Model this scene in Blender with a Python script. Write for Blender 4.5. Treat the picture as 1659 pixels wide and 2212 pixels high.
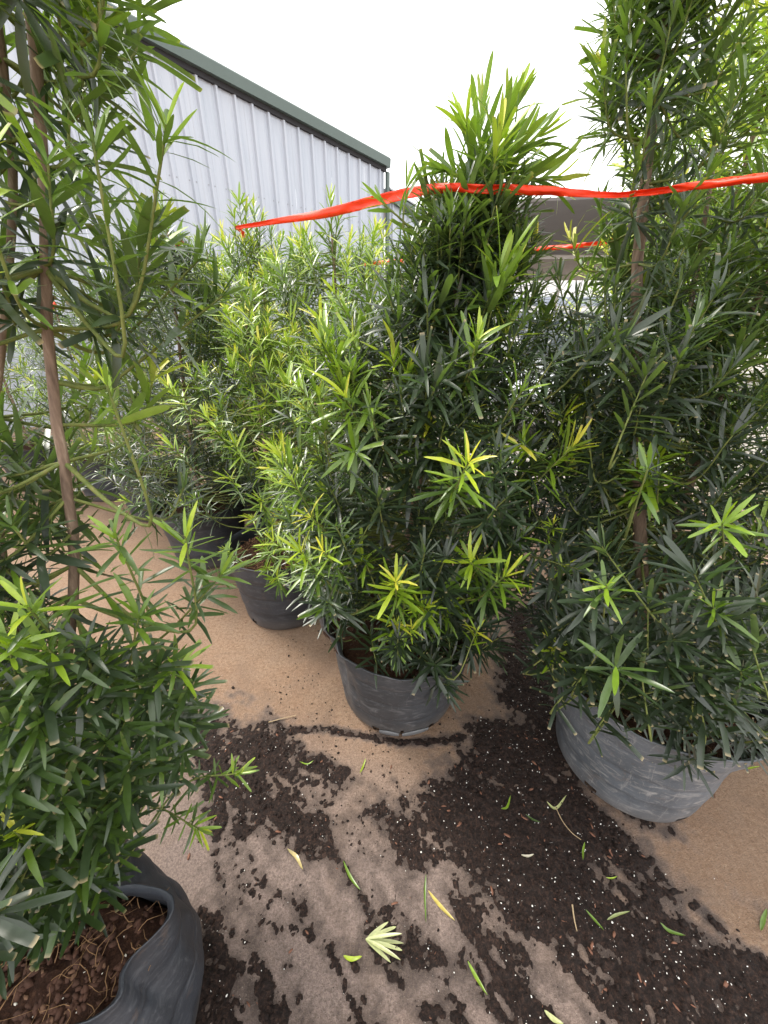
import bpy, bmesh, math, random
import numpy as np
from mathutils import Vector, Matrix

for o in list(bpy.data.objects): bpy.data.objects.remove(o)
sc = bpy.context.scene
COL = sc.collection
R = math.radians

# ------------------------------------------------------------------ camera
TH, FPX, H = R(25.4), 385.0, 1.30
cd = bpy.data.cameras.new('camera'); cam = bpy.data.objects.new('camera', cd); COL.objects.link(cam)
cam.location = (0, 0, H); cam.rotation_euler = (R(90) - TH, 0, 0)
cd.sensor_fit = 'HORIZONTAL'; cd.sensor_width = 36; cd.lens = 36 * FPX / 768
cd.clip_start = 0.02; cd.clip_end = 600
sc.camera = cam
sc.render.resolution_x, sc.render.resolution_y = 768, 1024

# ------------------------------------------------------------------ sky and sun (bright white overcast)
SUN_EL, SUN_AZ = R(52), R(-62)          # azimuth from +Y towards +X: the sun stands to the left
w = bpy.data.worlds.new('World'); sc.world = w; w.use_nodes = True
nt = w.node_tree; nt.nodes.clear()
sky = nt.nodes.new('ShaderNodeTexSky'); sky.sky_type = 'NISHITA'; sky.sun_disc = False
sky.sun_elevation = SUN_EL; sky.sun_rotation = SUN_AZ
sky.air_density = 1.0; sky.dust_density = 4.0; sky.ozone_density = 1.0
mix = nt.nodes.new('ShaderNodeMix'); mix.data_type = 'RGBA'; mix.inputs[0].default_value = 0.86
mix.inputs[7].default_value = (8.8, 8.65, 8.4, 1)
nt.links.new(sky.outputs[0], mix.inputs[6])
bg = nt.nodes.new('ShaderNodeBackground'); bg.inputs[1].default_value = 0.105
nt.links.new(mix.outputs[2], bg.inputs[0])
wo = nt.nodes.new('ShaderNodeOutputWorld'); nt.links.new(bg.outputs[0], wo.inputs[0])
sd = bpy.data.lights.new('sun', 'SUN'); sd.energy = 1.5; sd.angle = R(16); sd.color = (1, .95, .86)
so = bpy.data.objects.new('sun', sd); COL.objects.link(so)
so.rotation_euler = Vector((-math.sin(SUN_AZ) * math.cos(SUN_EL), -math.cos(SUN_AZ) * math.cos(SUN_EL), -math.sin(SUN_EL))).to_track_quat('-Z', 'Y').to_euler()
so.location = (-4, 3, 8)
sc.view_settings.view_transform = 'Standard'; sc.view_settings.look = 'None'
sc.view_settings.exposure = 1.5; sc.view_settings.gamma = 1.0
sc.view_settings.use_curve_mapping = False

# ------------------------------------------------------------------ helpers
def ray(px, py):            # pixel of a 1659 x 2212 view -> direction with unit forward (y) component
    u = px * 768 / 1659 - 384; v = py * 1024 / 2212 - 512
    d = np.array([u, FPX * math.cos(TH) - v * math.sin(TH), -FPX * math.sin(TH) - v * math.cos(TH)])
    return d / d[1]
def at(px, py, Y=None, Z=None):
    d = ray(px, py)
    t = Y if Y is not None else (Z - H) / d[2]
    return np.array([d[0] * t, t, H + d[2] * t])
def project(P):
    P = np.asarray(P)
    zc = P[..., 1] * math.cos(TH) - (P[..., 2] - H) * math.sin(TH)
    yc = P[..., 1] * math.sin(TH) + (P[..., 2] - H) * math.cos(TH)
    zs = np.where(zc > .02, zc, .02)
    return 384 + FPX * P[..., 0] / zs, 512 - FPX * yc / zs, zc

def hash2(ix, iy, s):
    h = (ix.astype(np.int64) * 374761393 + iy.astype(np.int64) * 668265263 + s * 974711) & 0xffffffff
    h = ((h ^ (h >> 13)) * 1274126177) & 0xffffffff
    return ((h ^ (h >> 16)) & 0xffff) / 65535.0
def vnoise(x, y, s=0):
    x = np.asarray(x, float); y = np.asarray(y, float)
    ix = np.floor(x); iy = np.floor(y); fx = x - ix; fy = y - iy
    fx = fx * fx * (3 - 2 * fx); fy = fy * fy * (3 - 2 * fy)
    a = hash2(ix, iy, s); b = hash2(ix + 1, iy, s); c = hash2(ix, iy + 1, s); d = hash2(ix + 1, iy + 1, s)
    return ((a + (b - a) * fx) * (1 - fy) + (c + (d - c) * fx) * fy) * 2 - 1
def fbm(x, y, s=0, o=4):
    r = 0; a = 1; t = 0
    for i in range(o):
        r = r + a * vnoise(x * 2 ** i + i * 17.3, y * 2 ** i - i * 9.1, s + i); t += a; a *= .55
    return r / t

def tag(o, label=None, cat=None, group=None, kind=None):
    if label: o['label'] = label
    if cat: o['category'] = cat
    if group: o['group'] = group
    if kind: o['kind'] = kind
    return o
def link(name, me, parent=None, mat=None):
    o = bpy.data.objects.new(name, me); COL.objects.link(o)
    if parent: o.parent = parent
    if mat is not None and me is not None and len(me.materials) == 0: me.materials.append(mat)
    return o
def empty(name, loc, rz=0):
    o = bpy.data.objects.new(name, None); COL.objects.link(o); o.location = loc; o.rotation_euler = (0, 0, rz)
    o.empty_display_size = .1
    return o
def mesh_np(name, V, F, smooth=True, mat=None, attrs=None):
    """V (n,3), F (m,k) constant k"""
    me = bpy.data.meshes.new(name)
    V = np.asarray(V, np.float32); F = np.asarray(F, np.int32); k = F.shape[1]
    me.vertices.add(len(V)); me.vertices.foreach_set('co', V.ravel())
    me.loops.add(F.size); me.loops.foreach_set('vertex_index', F.ravel())
    me.polygons.add(len(F)); me.polygons.foreach_set('loop_start', np.arange(len(F), dtype=np.int32) * k)
    if smooth: me.polygons.foreach_set('use_smooth', np.ones(len(F), bool))
    for nm, (typ, arr) in (attrs or {}).items():
        a = me.attributes.new(nm, typ, 'POINT')
        a.data.foreach_set('color' if 'COLOR' in typ else 'value', np.asarray(arr, np.float32).ravel())
    me.update(calc_edges=True)
    if mat: me.materials.append(mat)
    return me
class MB:
    def __init__(s): s.v = []; s.f = []
    def add(s, V, F):
        n = len(s.v); s.v += [tuple(map(float, p)) for p in V]; s.f += [tuple(i + n for i in f) for f in F]; return s
    def box(s, x0, x1, y0, y1, z0, z1):
        return s.add([(x0,y0,z0),(x1,y0,z0),(x1,y1,z0),(x0,y1,z0),(x0,y0,z1),(x1,y0,z1),(x1,y1,z1),(x0,y1,z1)],
                     [(0,3,2,1),(4,5,6,7),(0,1,5,4),(1,2,6,5),(2,3,7,6),(3,0,4,7)])
    def tube(s, P, rad, n=6, caps=True):
        V, F = tube_np(P, rad, n); s.add(V, [tuple(f) for f in F])
        return s
    def build(s, name, mat, parent=None, smooth=False, bevel=0):
        me = bpy.data.meshes.new(name); me.from_pydata(s.v, [], s.f); me.update()
        bm = bmesh.new(); bm.from_mesh(me)
        bmesh.ops.recalc_face_normals(bm, faces=bm.faces)
        if bevel:
            bmesh.ops.bevel(bm, geom=list(bm.edges), offset=bevel, segments=1, affect='EDGES', clamp_overlap=True)
        bm.to_mesh(me); bm.free()
        if smooth: me.polygons.foreach_set('use_smooth', [True] * len(me.polygons))
        return link(name, me, parent, mat)
def tube_np(P, rad, n=6):
    P = np.asarray(P, float); k = len(P)
    rad = np.broadcast_to(np.asarray(rad, float), (k,))
    T = np.gradient(P, axis=0); T /= np.linalg.norm(T, axis=1)[:, None] + 1e-9
    ref = np.array([0, 0, 1.]) if abs(T[0, 2]) < .9 else np.array([1., 0, 0])
    V = []; a = np.arange(n) * 2 * math.pi / n
    B = np.cross(T[0], ref); B /= np.linalg.norm(B)
    for i in range(k):
        B = B - T[i] * B.dot(T[i]); B /= np.linalg.norm(B) + 1e-9; N = np.cross(T[i], B)
        V.append(P[i] + rad[i] * (np.cos(a)[:, None] * B + np.sin(a)[:, None] * N))
    V = np.concatenate(V); F = []
    for i in range(k - 1):
        for j in range(n):
            F.append((i*n+j, i*n+(j+1) % n, (i+1)*n+(j+1) % n, (i+1)*n+j))
    return V, F
def spline(P, n):
    """Catmull-Rom through P, n samples"""
    P = np.asarray(P, float)
    Q = np.vstack([2*P[0]-P[1], P, 2*P[-1]-P[-2]]); t = np.linspace(0, len(P)-1-1e-6, n); i = t.astype(int); f = (t-i)[:, None]
    a, b, c, d = Q[i], Q[i+1], Q[i+2], Q[i+3]
    return .5*((2*b)+(-a+c)*f+(2*a-5*b+4*c-d)*f**2+(-a+3*b-3*c+d)*f**3)

# ------------------------------------------------------------------ materials
def material(name):
    m = bpy.data.materials.new(name); m.use_nodes = True
    n = m.node_tree; b = n.nodes['Principled BSDF']
    return m, n, b
def N(n, typ, **kw):
    x = n.nodes.new(typ)
    for k, v in kw.items():
        if k.startswith('i_'):
            x.inputs[int(k[2:]) if k[2:].isdigit() else k[2:]].default_value = v
        else: setattr(x, k, v)
    return x
def ramp(n, fac, stops):
    r = n.nodes.new('ShaderNodeValToRGB'); e = r.color_ramp.elements
    while len(e) < len(stops): e.new(.5)
    for q, (p, c) in zip(e, stops):
        q.position = p; q.color = (c if len(c) == 4 else (*c, 1))
    n.links.new(fac, r.inputs[0]); return r.outputs[0]
def noise(n, scale, detail=4, rough=.6, vec=None, dist=0):
    t = n.nodes.new('ShaderNodeTexNoise'); t.inputs['Scale'].default_value = scale; t.inputs['Detail'].default_value = detail
    t.inputs['Roughness'].default_value = rough; t.inputs['Distortion'].default_value = dist
    if vec is not None: n.links.new(vec, t.inputs['Vector'])
    return t.outputs['Fac']
def mixc(n, fac, a, b, mode='MIX'):
    m = n.nodes.new('ShaderNodeMix'); m.data_type = 'RGBA'; m.blend_type = mode
    for i, v in ((0, fac), (6, a), (7, b)):
        if isinstance(v, (int, float)): m.inputs[i].default_value = v
        elif isinstance(v, tuple): m.inputs[i].default_value = v if len(v) == 4 else (*v, 1)
        else: n.links.new(v, m.inputs[i])
    return m.outputs[2]
def bump(n, b, h, strength=.3, dist=.01):
    x = n.nodes.new('ShaderNodeBump'); x.inputs['Strength'].default_value = strength; x.inputs['Distance'].default_value = dist
    n.links.new(h, x.inputs['Height']); n.links.new(x.outputs[0], b.inputs['Normal'])
def geo_pos(n): return n.nodes.new('ShaderNodeNewGeometry').outputs['Position']
def obj_pos(n): return n.nodes.new('ShaderNodeTexCoord').outputs['Object']
def stretch(n, vec, scale, rot=0):
    m = n.nodes.new('ShaderNodeMapping'); m.inputs['Scale'].default_value = scale; m.inputs['Rotation'].default_value = (0, 0, rot)
    n.links.new(vec, m.inputs[0]); return m.outputs[0]
def simple(name, col, rough=.6, metal=0, var=.12, scale=30, bmp=0):
    m, n, b = material(name)
    f = noise(n, scale, 4, .6, obj_pos(n))
    c = mixc(n, f, tuple(x * (1 - var) for x in col), tuple(min(1, x * (1 + var)) for x in col))
    n.links.new(c, b.inputs['Base Color']); b.inputs['Roughness'].default_value = rough; b.inputs['Metallic'].default_value = metal
    if bmp: bump(n, b, f, bmp, .004)
    return m

def leaf_material():
    m, n, b = material('leaf')
    at_ = N(n, 'ShaderNodeAttribute', attribute_name='Col')
    g = n.nodes.new('ShaderNodeNewGeometry')
    under = mixc(n, .55, at_.outputs[0], (.16, .24, .09))
    c = mixc(n, g.outputs['Backfacing'], at_.outputs[0], under)
    f = noise(n, 90, 3, .6, obj_pos(n))
    c = mixc(n, 1.0, c, ramp(n, f, [(.25, (.82, .82, .82)), (.75, (1.12, 1.12, 1.1))]), 'MULTIPLY')
    n.links.new(c, b.inputs['Base Color'])
    rr = n.nodes.new('ShaderNodeMapRange'); rr.inputs[3].default_value = .24; rr.inputs[4].default_value = .42
    n.links.new(f, rr.inputs[0]); n.links.new(rr.outputs[0], b.inputs['Roughness'])
    b.inputs['Specular IOR Level'].default_value = .75
    tr = n.nodes.new('ShaderNodeBsdfTranslucent')
    tc = mixc(n, 1.0, c, (1.6, 1.85, .45), 'MULTIPLY')
    n.links.new(tc, tr.inputs[0])
    ms = n.nodes.new('ShaderNodeMixShader'); ms.inputs[0].default_value = .22
    n.links.new(b.outputs[0], ms.inputs[1]); n.links.new(tr.outputs[0], ms.inputs[2])
    n.links.new(ms.outputs[0], n.nodes['Material Output'].inputs[0])
    return m
LEAF = leaf_material()

def bark_material(name, a, bcol, c3):
    m, n, b = material(name)
    v = stretch(n, obj_pos(n), (60, 60, 9))
    f = noise(n, 1.6, 5, .65, v)
    c = ramp(n, f, [(.3, a), (.55, bcol), (.75, c3)])
    n.links.new(c, b.inputs['Base Color']); b.inputs['Roughness'].default_value = .8
    bump(n, b, f, .6, .004)
    return m
BARK = bark_material('bark', (.10, .066, .048), (.23, .160, .118), (.42, .33, .26))
TWIG = bark_material('twig', (.09, .13, .03), (.17, .20, .05), (.24, .22, .08))

def pot_material(name, base, dust, scuff_amt, warm=0):
    m, n, b = material(name)
    p = obj_pos(n)
    big = noise(n, 5, 4, .6, p, .6)
    sc1 = noise(n, 1.0, 6, .7, stretch(n, p, (16, 16, 55), .5), 1.2)
    sc2 = noise(n, 120, 4, .7, p)
    c = mixc(n, ramp(n, big, [(.35, (0, 0, 0)), (.7, (1, 1, 1))]), base, tuple(x * 1.7 for x in base))
    c = mixc(n, ramp(n, sc1, [(.52, (0, 0, 0)), (.72, (scuff_amt,) * 3)]), c, dust)
    c = mixc(n, ramp(n, sc2, [(.58, (0, 0, 0)), (.75, (.3, .3, .3))]), c, dust)
    sep = n.nodes.new('ShaderNodeSeparateXYZ'); n.links.new(p, sep.inputs[0])
    low = n.nodes.new('ShaderNodeMapRange'); low.inputs[1].default_value = .0; low.inputs[2].default_value = .09; low.inputs[3].default_value = .55; low.inputs[4].default_value = 0
    n.links.new(sep.outputs[2], low.inputs[0])
    lw = n.nodes.new('ShaderNodeMath'); lw.operation = 'MULTIPLY'; n.links.new(low.outputs[0], lw.inputs[0]); n.links.new(big, lw.inputs[1])
    c = mixc(n, lw.outputs[0], c, (.20, .155, .115))
    mud = noise(n, 9, 5, .7, p, 1.5)
    c = mixc(n, ramp(n, mud, [(.60, (0, 0, 0)), (.80, (.6 + warm,) * 3)]), c, (.17, .12, .09))
    scr = noise(n, 1.0, 5, .75, stretch(n, p, (30, 30, 5), 1.1), 2.5)
    c = mixc(n, ramp(n, scr, [(.60, (0, 0, 0)), (.66, (.55 * scuff_amt,) * 3), (.72, (0, 0, 0))]), c, dust)
    dk = noise(n, 3.4, 4, .6, p, 1.0)
    c = mixc(n, ramp(n, dk, [(.58, (0, 0, 0)), (.72, (.7, .7, .7))]), c, tuple(x * .6 for x in base))
    n.links.new(c, b.inputs['Base Color'])
    rr = n.nodes.new('ShaderNodeMapRange'); rr.inputs[3].default_value = .38; rr.inputs[4].default_value = .68
    n.links.new(sc1, rr.inputs[0]); n.links.new(rr.outputs[0], b.inputs['Roughness'])
    bump(n, b, sc1, .3, .004)
    return m
POT = pot_material('pot_plastic', (.036, .039, .045), (.20, .20, .21), .65)
POTD = pot_material('pot_plastic_dark', (.024, .028, .036), (.13, .135, .15), .45)
POTF = pot_material('pot_plastic_faded', (.085, .094, .108), (.36, .345, .335), .85, .1)

def soil_material(name, wet):
    m, n, b = material(name)
    p = geo_pos(n)
    f = noise(n, 120, 6, .85, p); g = noise(n, 40, 4, .6, p)
    c = ramp(n, f, [(.3, (.008, .005, .004)), (.48, (.020, .012, .010)), (.57, (.050, .028, .021)), (.67, (.10, .056, .040)), (.76, (.18, .115, .08))] if wet else
             [(.25, (.020, .010, .007)), (.5, (.060, .028, .018)), (.68, (.13, .062, .036)), (.85, (.26, .15, .09))])
    n.links.new(c, b.inputs['Base Color'])
    rr = n.nodes.new('ShaderNodeMapRange'); rr.inputs[1].default_value = .35; rr.inputs[2].default_value = .65
    rr.inputs[3].default_value = .42 if wet else .7; rr.inputs[4].default_value = .9 if wet else .95
    n.links.new(g, rr.inputs[0]); n.links.new(rr.outputs[0], b.inputs['Roughness'])
    b.inputs['Specular IOR Level'].default_value = .28 if wet else .2
    bump(n, b, f, 1.0, .010)
    return m
SOIL = soil_material('spilled_soil', True)
POTSOIL = soil_material('potting_soil', False)

def ground_material():
    m, n, b = material('concrete')
    p = geo_pos(n)
    damp = N(n, 'ShaderNodeAttribute', attribute_name='damp').outputs['Fac']
    far = N(n, 'ShaderNodeAttribute', attribute_name='far').outputs['Fac']
    big = noise(n, 1.9, 5, .6, p, .4); mid = noise(n, 14, 5, .65, p); fine = noise(n, 190, 4, .75, p); grit = noise(n, 360, 3, .7, p)
    c = ramp(n, big, [(.3, (.26, .160, .102)), (.5, (.335, .215, .140)), (.72, (.385, .262, .178))])
    spk = noise(n, 75, 5, .8, p)
    c = mixc(n, ramp(n, spk, [(.38, (.75,) * 3), (.52, (0,) * 3)]), c, (.20, .115, .068))
    c = mixc(n, ramp(n, spk, [(.56, (0,) * 3), (.68, (.55,) * 3)]), c, (.50, .37, .25))
    c = mixc(n, ramp(n, mid, [(.42, (.0,) * 3), (.75, (.6,) * 3)]), c, (.30, .21, .15))
    c = mixc(n, far, c, (.40, .37, .34))
    spf = noise(n, 150, 5, .85, p)
    dm = mixc(n, ramp(n, spf, [(.38, (0,) * 3), (.58, (1,) * 3)]), (.115, .086, .078), (.315, .240, .212))
    c = mixc(n, damp, c, dm)
    stn = N(n, 'ShaderNodeAttribute', attribute_name='stain').outputs['Fac']
    patch = noise(n, 3.3, 5, .7, p, 1.0)
    c = mixc(n, ramp(n, patch, [(.52, (0,) * 3), (.72, (.55,) * 3)]), c, (.19, .125, .088))
    c = mixc(n, ramp(n, stn, [(.10, (0,) * 3), (.36, (.5,) * 3), (.6, (.85,) * 3), (.8, (.94,) * 3)]), c, (.040, .026, .021))
    c = mixc(n, ramp(n, fine, [(.34, (.8,) * 3), (.47, (0,) * 3)]), c, (.14, .10, .075))
    c = mixc(n, ramp(n, grit, [(.62, (0,) * 3), (.72, (.65,) * 3)]), c, (.62, .54, .45))
    c = mixc(n, ramp(n, grit, [(.28, (.6,) * 3), (.38, (0,) * 3)]), c, (.12, .085, .06))
    n.links.new(c, b.inputs['Base Color'])
    rr = n.nodes.new('ShaderNodeMapRange'); rr.inputs[3].default_value = .92; rr.inputs[4].default_value = .5
    n.links.new(damp, rr.inputs[0]); n.links.new(rr.outputs[0], b.inputs['Roughness'])
    ad = n.nodes.new('ShaderNodeMath'); ad.operation = 'ADD'; n.links.new(fine, ad.inputs[0]); n.links.new(grit, ad.inputs[1])
    ad2 = n.nodes.new('ShaderNodeMath'); ad2.operation = 'ADD'; n.links.new(ad.outputs[0], ad2.inputs[0]); n.links.new(spk, ad2.inputs[1])
    bump(n, b, ad2.outputs[0], .8, .006)
    return m

# ------------------------------------------------------------------ ground sheet and spilled soil
def poly_sdf(X, Y, poly):
    """positive inside"""
    d = np.full(X.shape, 1e9); inside = np.zeros(X.shape, bool)
    n = len(poly)
    for i in range(n):
        ax, ay = poly[i]; bx, by = poly[(i+1) % n]
        ex, ey = bx-ax, by-ay; t = np.clip(((X-ax)*ex+(Y-ay)*ey)/(ex*ex+ey*ey+1e-12), 0, 1)
        d = np.minimum(d, np.hypot(X-ax-t*ex, Y-ay-t*ey))
        c = ((ay > Y) != (by > Y)) & (X < (bx-ax)*(Y-ay)/(by-ay+1e-12)+ax); inside ^= c
    return np.where(inside, d, -d)
def line_d(X, Y, pts):
    d = np.full(X.shape, 1e9)
    for (ax, ay), (bx, by) in zip(pts[:-1], pts[1:]):
        ex, ey = bx-ax, by-ay; t = np.clip(((X-ax)*ex+(Y-ay)*ey)/(ex*ex+ey*ey+1e-12), 0, 1)
        d = np.minimum(d, np.hypot(X-ax-t*ex, Y-ay-t*ey))
    return d
G2 = lambda L: [tuple(at(x, y, Z=0)[:2]) for x, y in L]
MAIN = G2([(1105,1330),(1180,1310),(1215,1440),(1225,1640),(1310,1740),(1400,1790),(1330,1880),(1420,1960),(1590,2040),(1760,2130),(1800,2330),(1330,2300),(1200,2110),(1090,1960),(930,1800),(880,1720),(990,1630),(1060,1520),(1090,1430)])
SECOND = G2([(395,1545),(470,1530),(560,1580),(640,1640),(720,1690),(715,1800),(690,1900),(590,1860),(500,1800),(440,1700),(380,1610)])
STREAK = G2([(440,1930),(720,1780),(900,1780),(1120,1960),(1300,2150),(1380,2400),(300,2400),(440,2150)])
EDGE = G2([(440,1960),(480,2050),(520,2212),(500,2400),(400,2400),(420,2150)])
TRAIL = G2([(600,1580),(700,1575),(790,1590),(860,1605),(960,1600),(1000,1590)])
def soil_val(X, Y):
    c, s = .72, -.69
    a = X*c+Y*s; bq = -X*s+Y*c
    streak = fbm(a*4.2+.8*vnoise(X*5, Y*5, 41), bq*21+.9*vnoise(X*6, Y*6, 43), 3, 3); lump = fbm(X*20, Y*20, 11, 4); fine = fbm(X*70, Y*70, 23, 3)
    m = np.clip(poly_sdf(X, Y, MAIN)/.07, -2.6, 1.0)
    m = np.maximum(m, np.clip(poly_sdf(X, Y, SECOND)/.06, -2.6, .62))
    m = np.maximum(m, np.clip(poly_sdf(X, Y, STREAK)/.07, -2.6, -.22))
    m = np.maximum(m, np.clip(poly_sdf(X, Y, EDGE)/.05, -2.6, .25))
    v = m*1.0 + streak*1.75 + lump*.55 + fine*.62
    tr = 1.0 - line_d(X, Y, TRAIL)/.011 + fine*.9 + lump*.3
    return np.maximum(v, np.clip(tr, -2, .22))

xs = np.concatenate([[-150,-60,-25,-12,-7,-4], np.arange(-2.5, -.82, .04), np.arange(-.8, 1.8, .0085), np.arange(1.82, 2.6, .04), [4,7,12,25,60,150]])
ys = np.concatenate([[-60,-20,-6,-2,-.6,-.3], np.arange(0, 1.85, .0085), np.arange(1.87, 4, .04), [5,7,10,15,25,60,200]])
GX, GY = np.meshgrid(xs, ys)
dmp = np.clip(.52 + .45*poly_sdf(GX, GY, G2([(330,1680),(560,1640),(760,1700),(1000,1760),(1250,2000),(1500,2230),(1400,2500),(100,2500)]))/.18 + .25*fbm(GX*4, GY*4, 5, 3), 0, .9)
sv = np.zeros_like(GX)
near = (np.abs(GX) < 2.6) & (GY > -.7) & (GY < 4.1)
sv[near] = np.clip(.47 + .36*soil_val(GX[near], GY[near]) + .20*fbm(GX[near]*50, GY[near]*50, 91, 2) + .30*np.clip(poly_sdf(GX[near], GY[near], STREAK)/.1+.6, 0, 1)*fbm((GX[near]*.72-GY[near]*.69)*7, (GX[near]*.69+GY[near]*.72)*48, 95, 3), 0, 1)
dmp = np.maximum(dmp, np.clip(sv*1.6, 0, .85))
farv = np.clip((GY-2.6)/1.2, 0, 1) * np.clip((GX+.4)/.8, 0, 1)
nx, ny = len(xs), len(ys)
idx = np.arange(nx*ny).reshape(ny, nx)
F = np.stack([idx[:-1,:-1], idx[:-1,1:], idx[1:,1:], idx[1:,:-1]], -1).reshape(-1, 4)
gm = mesh_np('ground', np.stack([GX, GY, 0*GX], -1).reshape(-1, 3), F, False, ground_material(),
             {'damp': ('FLOAT', dmp), 'far': ('FLOAT', farv), 'stain': ('FLOAT', sv)})
tag(link('ground', gm), 'tan concrete yard under the potted shrubs', 'ground', kind='structure')

st = .0045
sx = np.arange(-.75, 1.75, st); sy = np.arange(.05, 1.75, st)
SX, SY = np.meshgrid(sx, sy)
val = soil_val(SX, SY) - .06 + .25*fbm(SX*55, SY*55, 61, 2)
hgt = np.where(val > 0, .0012 + .0042*np.tanh(val*1.2), .004*val) + np.where(val > -.2, .0050*fbm(SX*80, SY*80, 31, 2) + .0034*fbm(SX*34, SY*34, 37, 2), 0)
hgt = np.maximum(hgt, -.004)
keep = val > -.35
ny, nx = SX.shape; idx = np.arange(nx*ny).reshape(ny, nx)
F = np.stack([idx[:-1,:-1], idx[:-1,1:], idx[1:,1:], idx[1:,:-1]], -1).reshape(-1, 4)
F = F[keep.ravel()[F].any(1)]
used = np.unique(F); remap = np.full(nx*ny, -1); remap[used] = np.arange(len(used))
V = np.stack([SX, SY, hgt], -1).reshape(-1, 3)[used]
tag(link('spilled_soil', mesh_np('spilled_soil', V, remap[F], True, SOIL)), 'dark wet potting soil smeared in streaks over the concrete', 'soil', kind='stuff')

rng = np.random.default_rng(5)
ICO = None
def ico():
    bm = bmesh.new(); bmesh.ops.create_icosphere(bm, subdivisions=1, radius=1)
    V = np.array([v.co[:] for v in bm.verts]); F = np.array([[v.index for v in f.verts] for f in bm.faces]); bm.free(); return V, F
IV, IF = ico()
def scatter(name, label, cat, pts, size, mat, squash=.6, rot=True, stretchy=1.0):
    n = len(pts)
    V = IV[None] * (1 + .35*rng.uniform(-1, 1, (n, len(IV), 1)))
    S = size[:, None, None] * np.stack([np.ones(n), rng.uniform(.5, 1, n)/stretchy, squash*rng.uniform(.6, 1, n)], -1)[:, None, :]
    V = V*S; a = rng.uniform(0, 6.28, n); c, s = np.cos(a)[:, None], np.sin(a)[:, None]
    V = np.stack([V[..., 0]*c-V[..., 1]*s, V[..., 0]*s+V[..., 1]*c, V[..., 2]], -1) + pts[:, None, :]
    F = (IF[None] + (np.arange(n)*len(IV))[:, None, None]).reshape(-1, 3)
    return tag(link(name, mesh_np(name, V.reshape(-1, 3), F, False, mat)), label, cat, kind='stuff')
def pick(n, fn, x0=-.75, x1=1.7, y0=.08, y1=1.7):
    out = []
    while len(out) < n:
        X = rng.uniform(x0, x1, 4000); Y = rng.uniform(y0, y1, 4000)
        p = fn(X, Y); k = rng.random(4000) < p
        out += list(zip(X[k], Y[k]))
    return np.array(out[:n])
zof = lambda P: np.maximum(0, np.where(soil_val(P[:, 0], P[:, 1]) > 0, .0012 + .0042*np.tanh(1.2*soil_val(P[:, 0], P[:, 1])), 0))
P = pick(8000, lambda X, Y: np.where(soil_val(X, Y) > -.05, .8, np.where(soil_val(X, Y) > -.5, .10, np.where(soil_val(X, Y) > -1.1, .02, .004))))
s = .0010 + .0065*rng.random(len(P))**6
scatter('soil_crumb', 'loose dark crumbs of potting soil around the smears', 'soil', np.column_stack([P, zof(P)+s*.3]), s, SOIL)
P = pick(2400, lambda X, Y: (vnoise(X*9, Y*9, 77) > -.25)*np.where((X < .35) & (Y > .55), .9, .03), -.45, .5, .5, 1.7)
s = .0009 + .0042*rng.random(len(P))**5
scatter('soil_speck', 'dark specks of soil dotted over the tan concrete', 'soil', np.column_stack([P, s*.3]), s, SOIL)
P = pick(1500, lambda X, Y: np.where(soil_val(X, Y) > .3, .9, np.where(soil_val(X, Y) > -.3, .1, .008)))
s = .0007 + .0019*rng.random(len(P))**4
scatter('perlite_grain', 'white perlite grains sprinkled through the spilled soil', 'perlite', np.column_stack([P, zof(P)+s*.7]), s, simple('perlite', (.78, .76, .72), .8), .8)
P = pick(420, lambda X, Y: np.where(soil_val(X, Y) > .1, .9, .03))
s = .002 + .009*rng.random(len(P))**3
scatter('bark_chip', 'reddish brown bark chips lying in the spilled soil', 'bark', np.column_stack([P, zof(P)+s*.15]), s, simple('bark_chip', (.17, .075, .045), .75, 0, .5, 60), .25, True, 2.2)

# ------------------------------------------------------------------ building
METAL = None
def wall_material():
    m, n, b = material('galvanised_sheet')
    p = obj_pos(n)
    f = noise(n, 1.0, 5, .6, stretch(n, p, (9, 9, .8))); g = noise(n, 220, 2, .6, p)
    c = ramp(n, f, [(.3, (.38, .425, .50)), (.5, (.43, .47, .545)), (.7, (.46, .495, .565))])
    c = mixc(n, ramp(n, g, [(.4, (0,) * 3), (.7, (.35,) * 3)]), c, (.50, .52, .57))
    n.links.new(c, b.inputs['Base Color']); b.inputs['Roughness'].default_value = .45; b.inputs['Metallic'].default_value = .15
    return m
WALL = wall_material()
TRIM = simple('green_trim', (.095, .130, .120), .45, .1, .08, 4)
DARK = simple('shadow_and_grille_dark', (.03, .03, .035), .8)  # black for the modelled soffit shadow, also the car grille
W0 = np.array([-3.4909, 7.4297]); WA = .76558; WD = np.array([math.sin(WA), math.cos(WA)]); WZ, WS = 4.8396, -.06823
PITCH = .305
bld = empty('metal_building', (W0[0], W0[1], 0), 0)
bld.rotation_euler = (0, 0, math.pi/2 - WA)    # local +x runs along the wall, local -y faces the yard
tag(bld, 'pale ribbed metal building with a dark green roof edge', 'building')
def panel_mesh(x0, zt0, slope, z0=.0, n=3):
    prof = []
    for k in range(n):
        b_ = k*PITCH
        prof += [(b_-.150, 0), (b_-.10, 0), (b_-.092, -.004), (b_-.075, -.004), (b_-.067, 0), (b_-.034, 0), (b_-.016, -.040), (b_+.016, -.040), (b_+.034, 0), (b_+.067, 0), (b_+.075, -.004), (b_+.092, -.004), (b_+.10, 0)]
    prof.append((prof[0][0]+n*PITCH-.002, 0))
    prof = np.array(prof); m = MB()
    for (xa, ya), (xb, yb) in zip(prof[:-1], prof[1:]):
        m.add([(x0+xa, ya, z0), (x0+xb, yb, z0), (x0+xb, yb, zt0+slope*(x0+xb)), (x0+xa, ya, zt0+slope*(x0+xa))], [(0, 1, 2, 3)])
    return m
KEND = 16.6*PITCH
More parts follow.
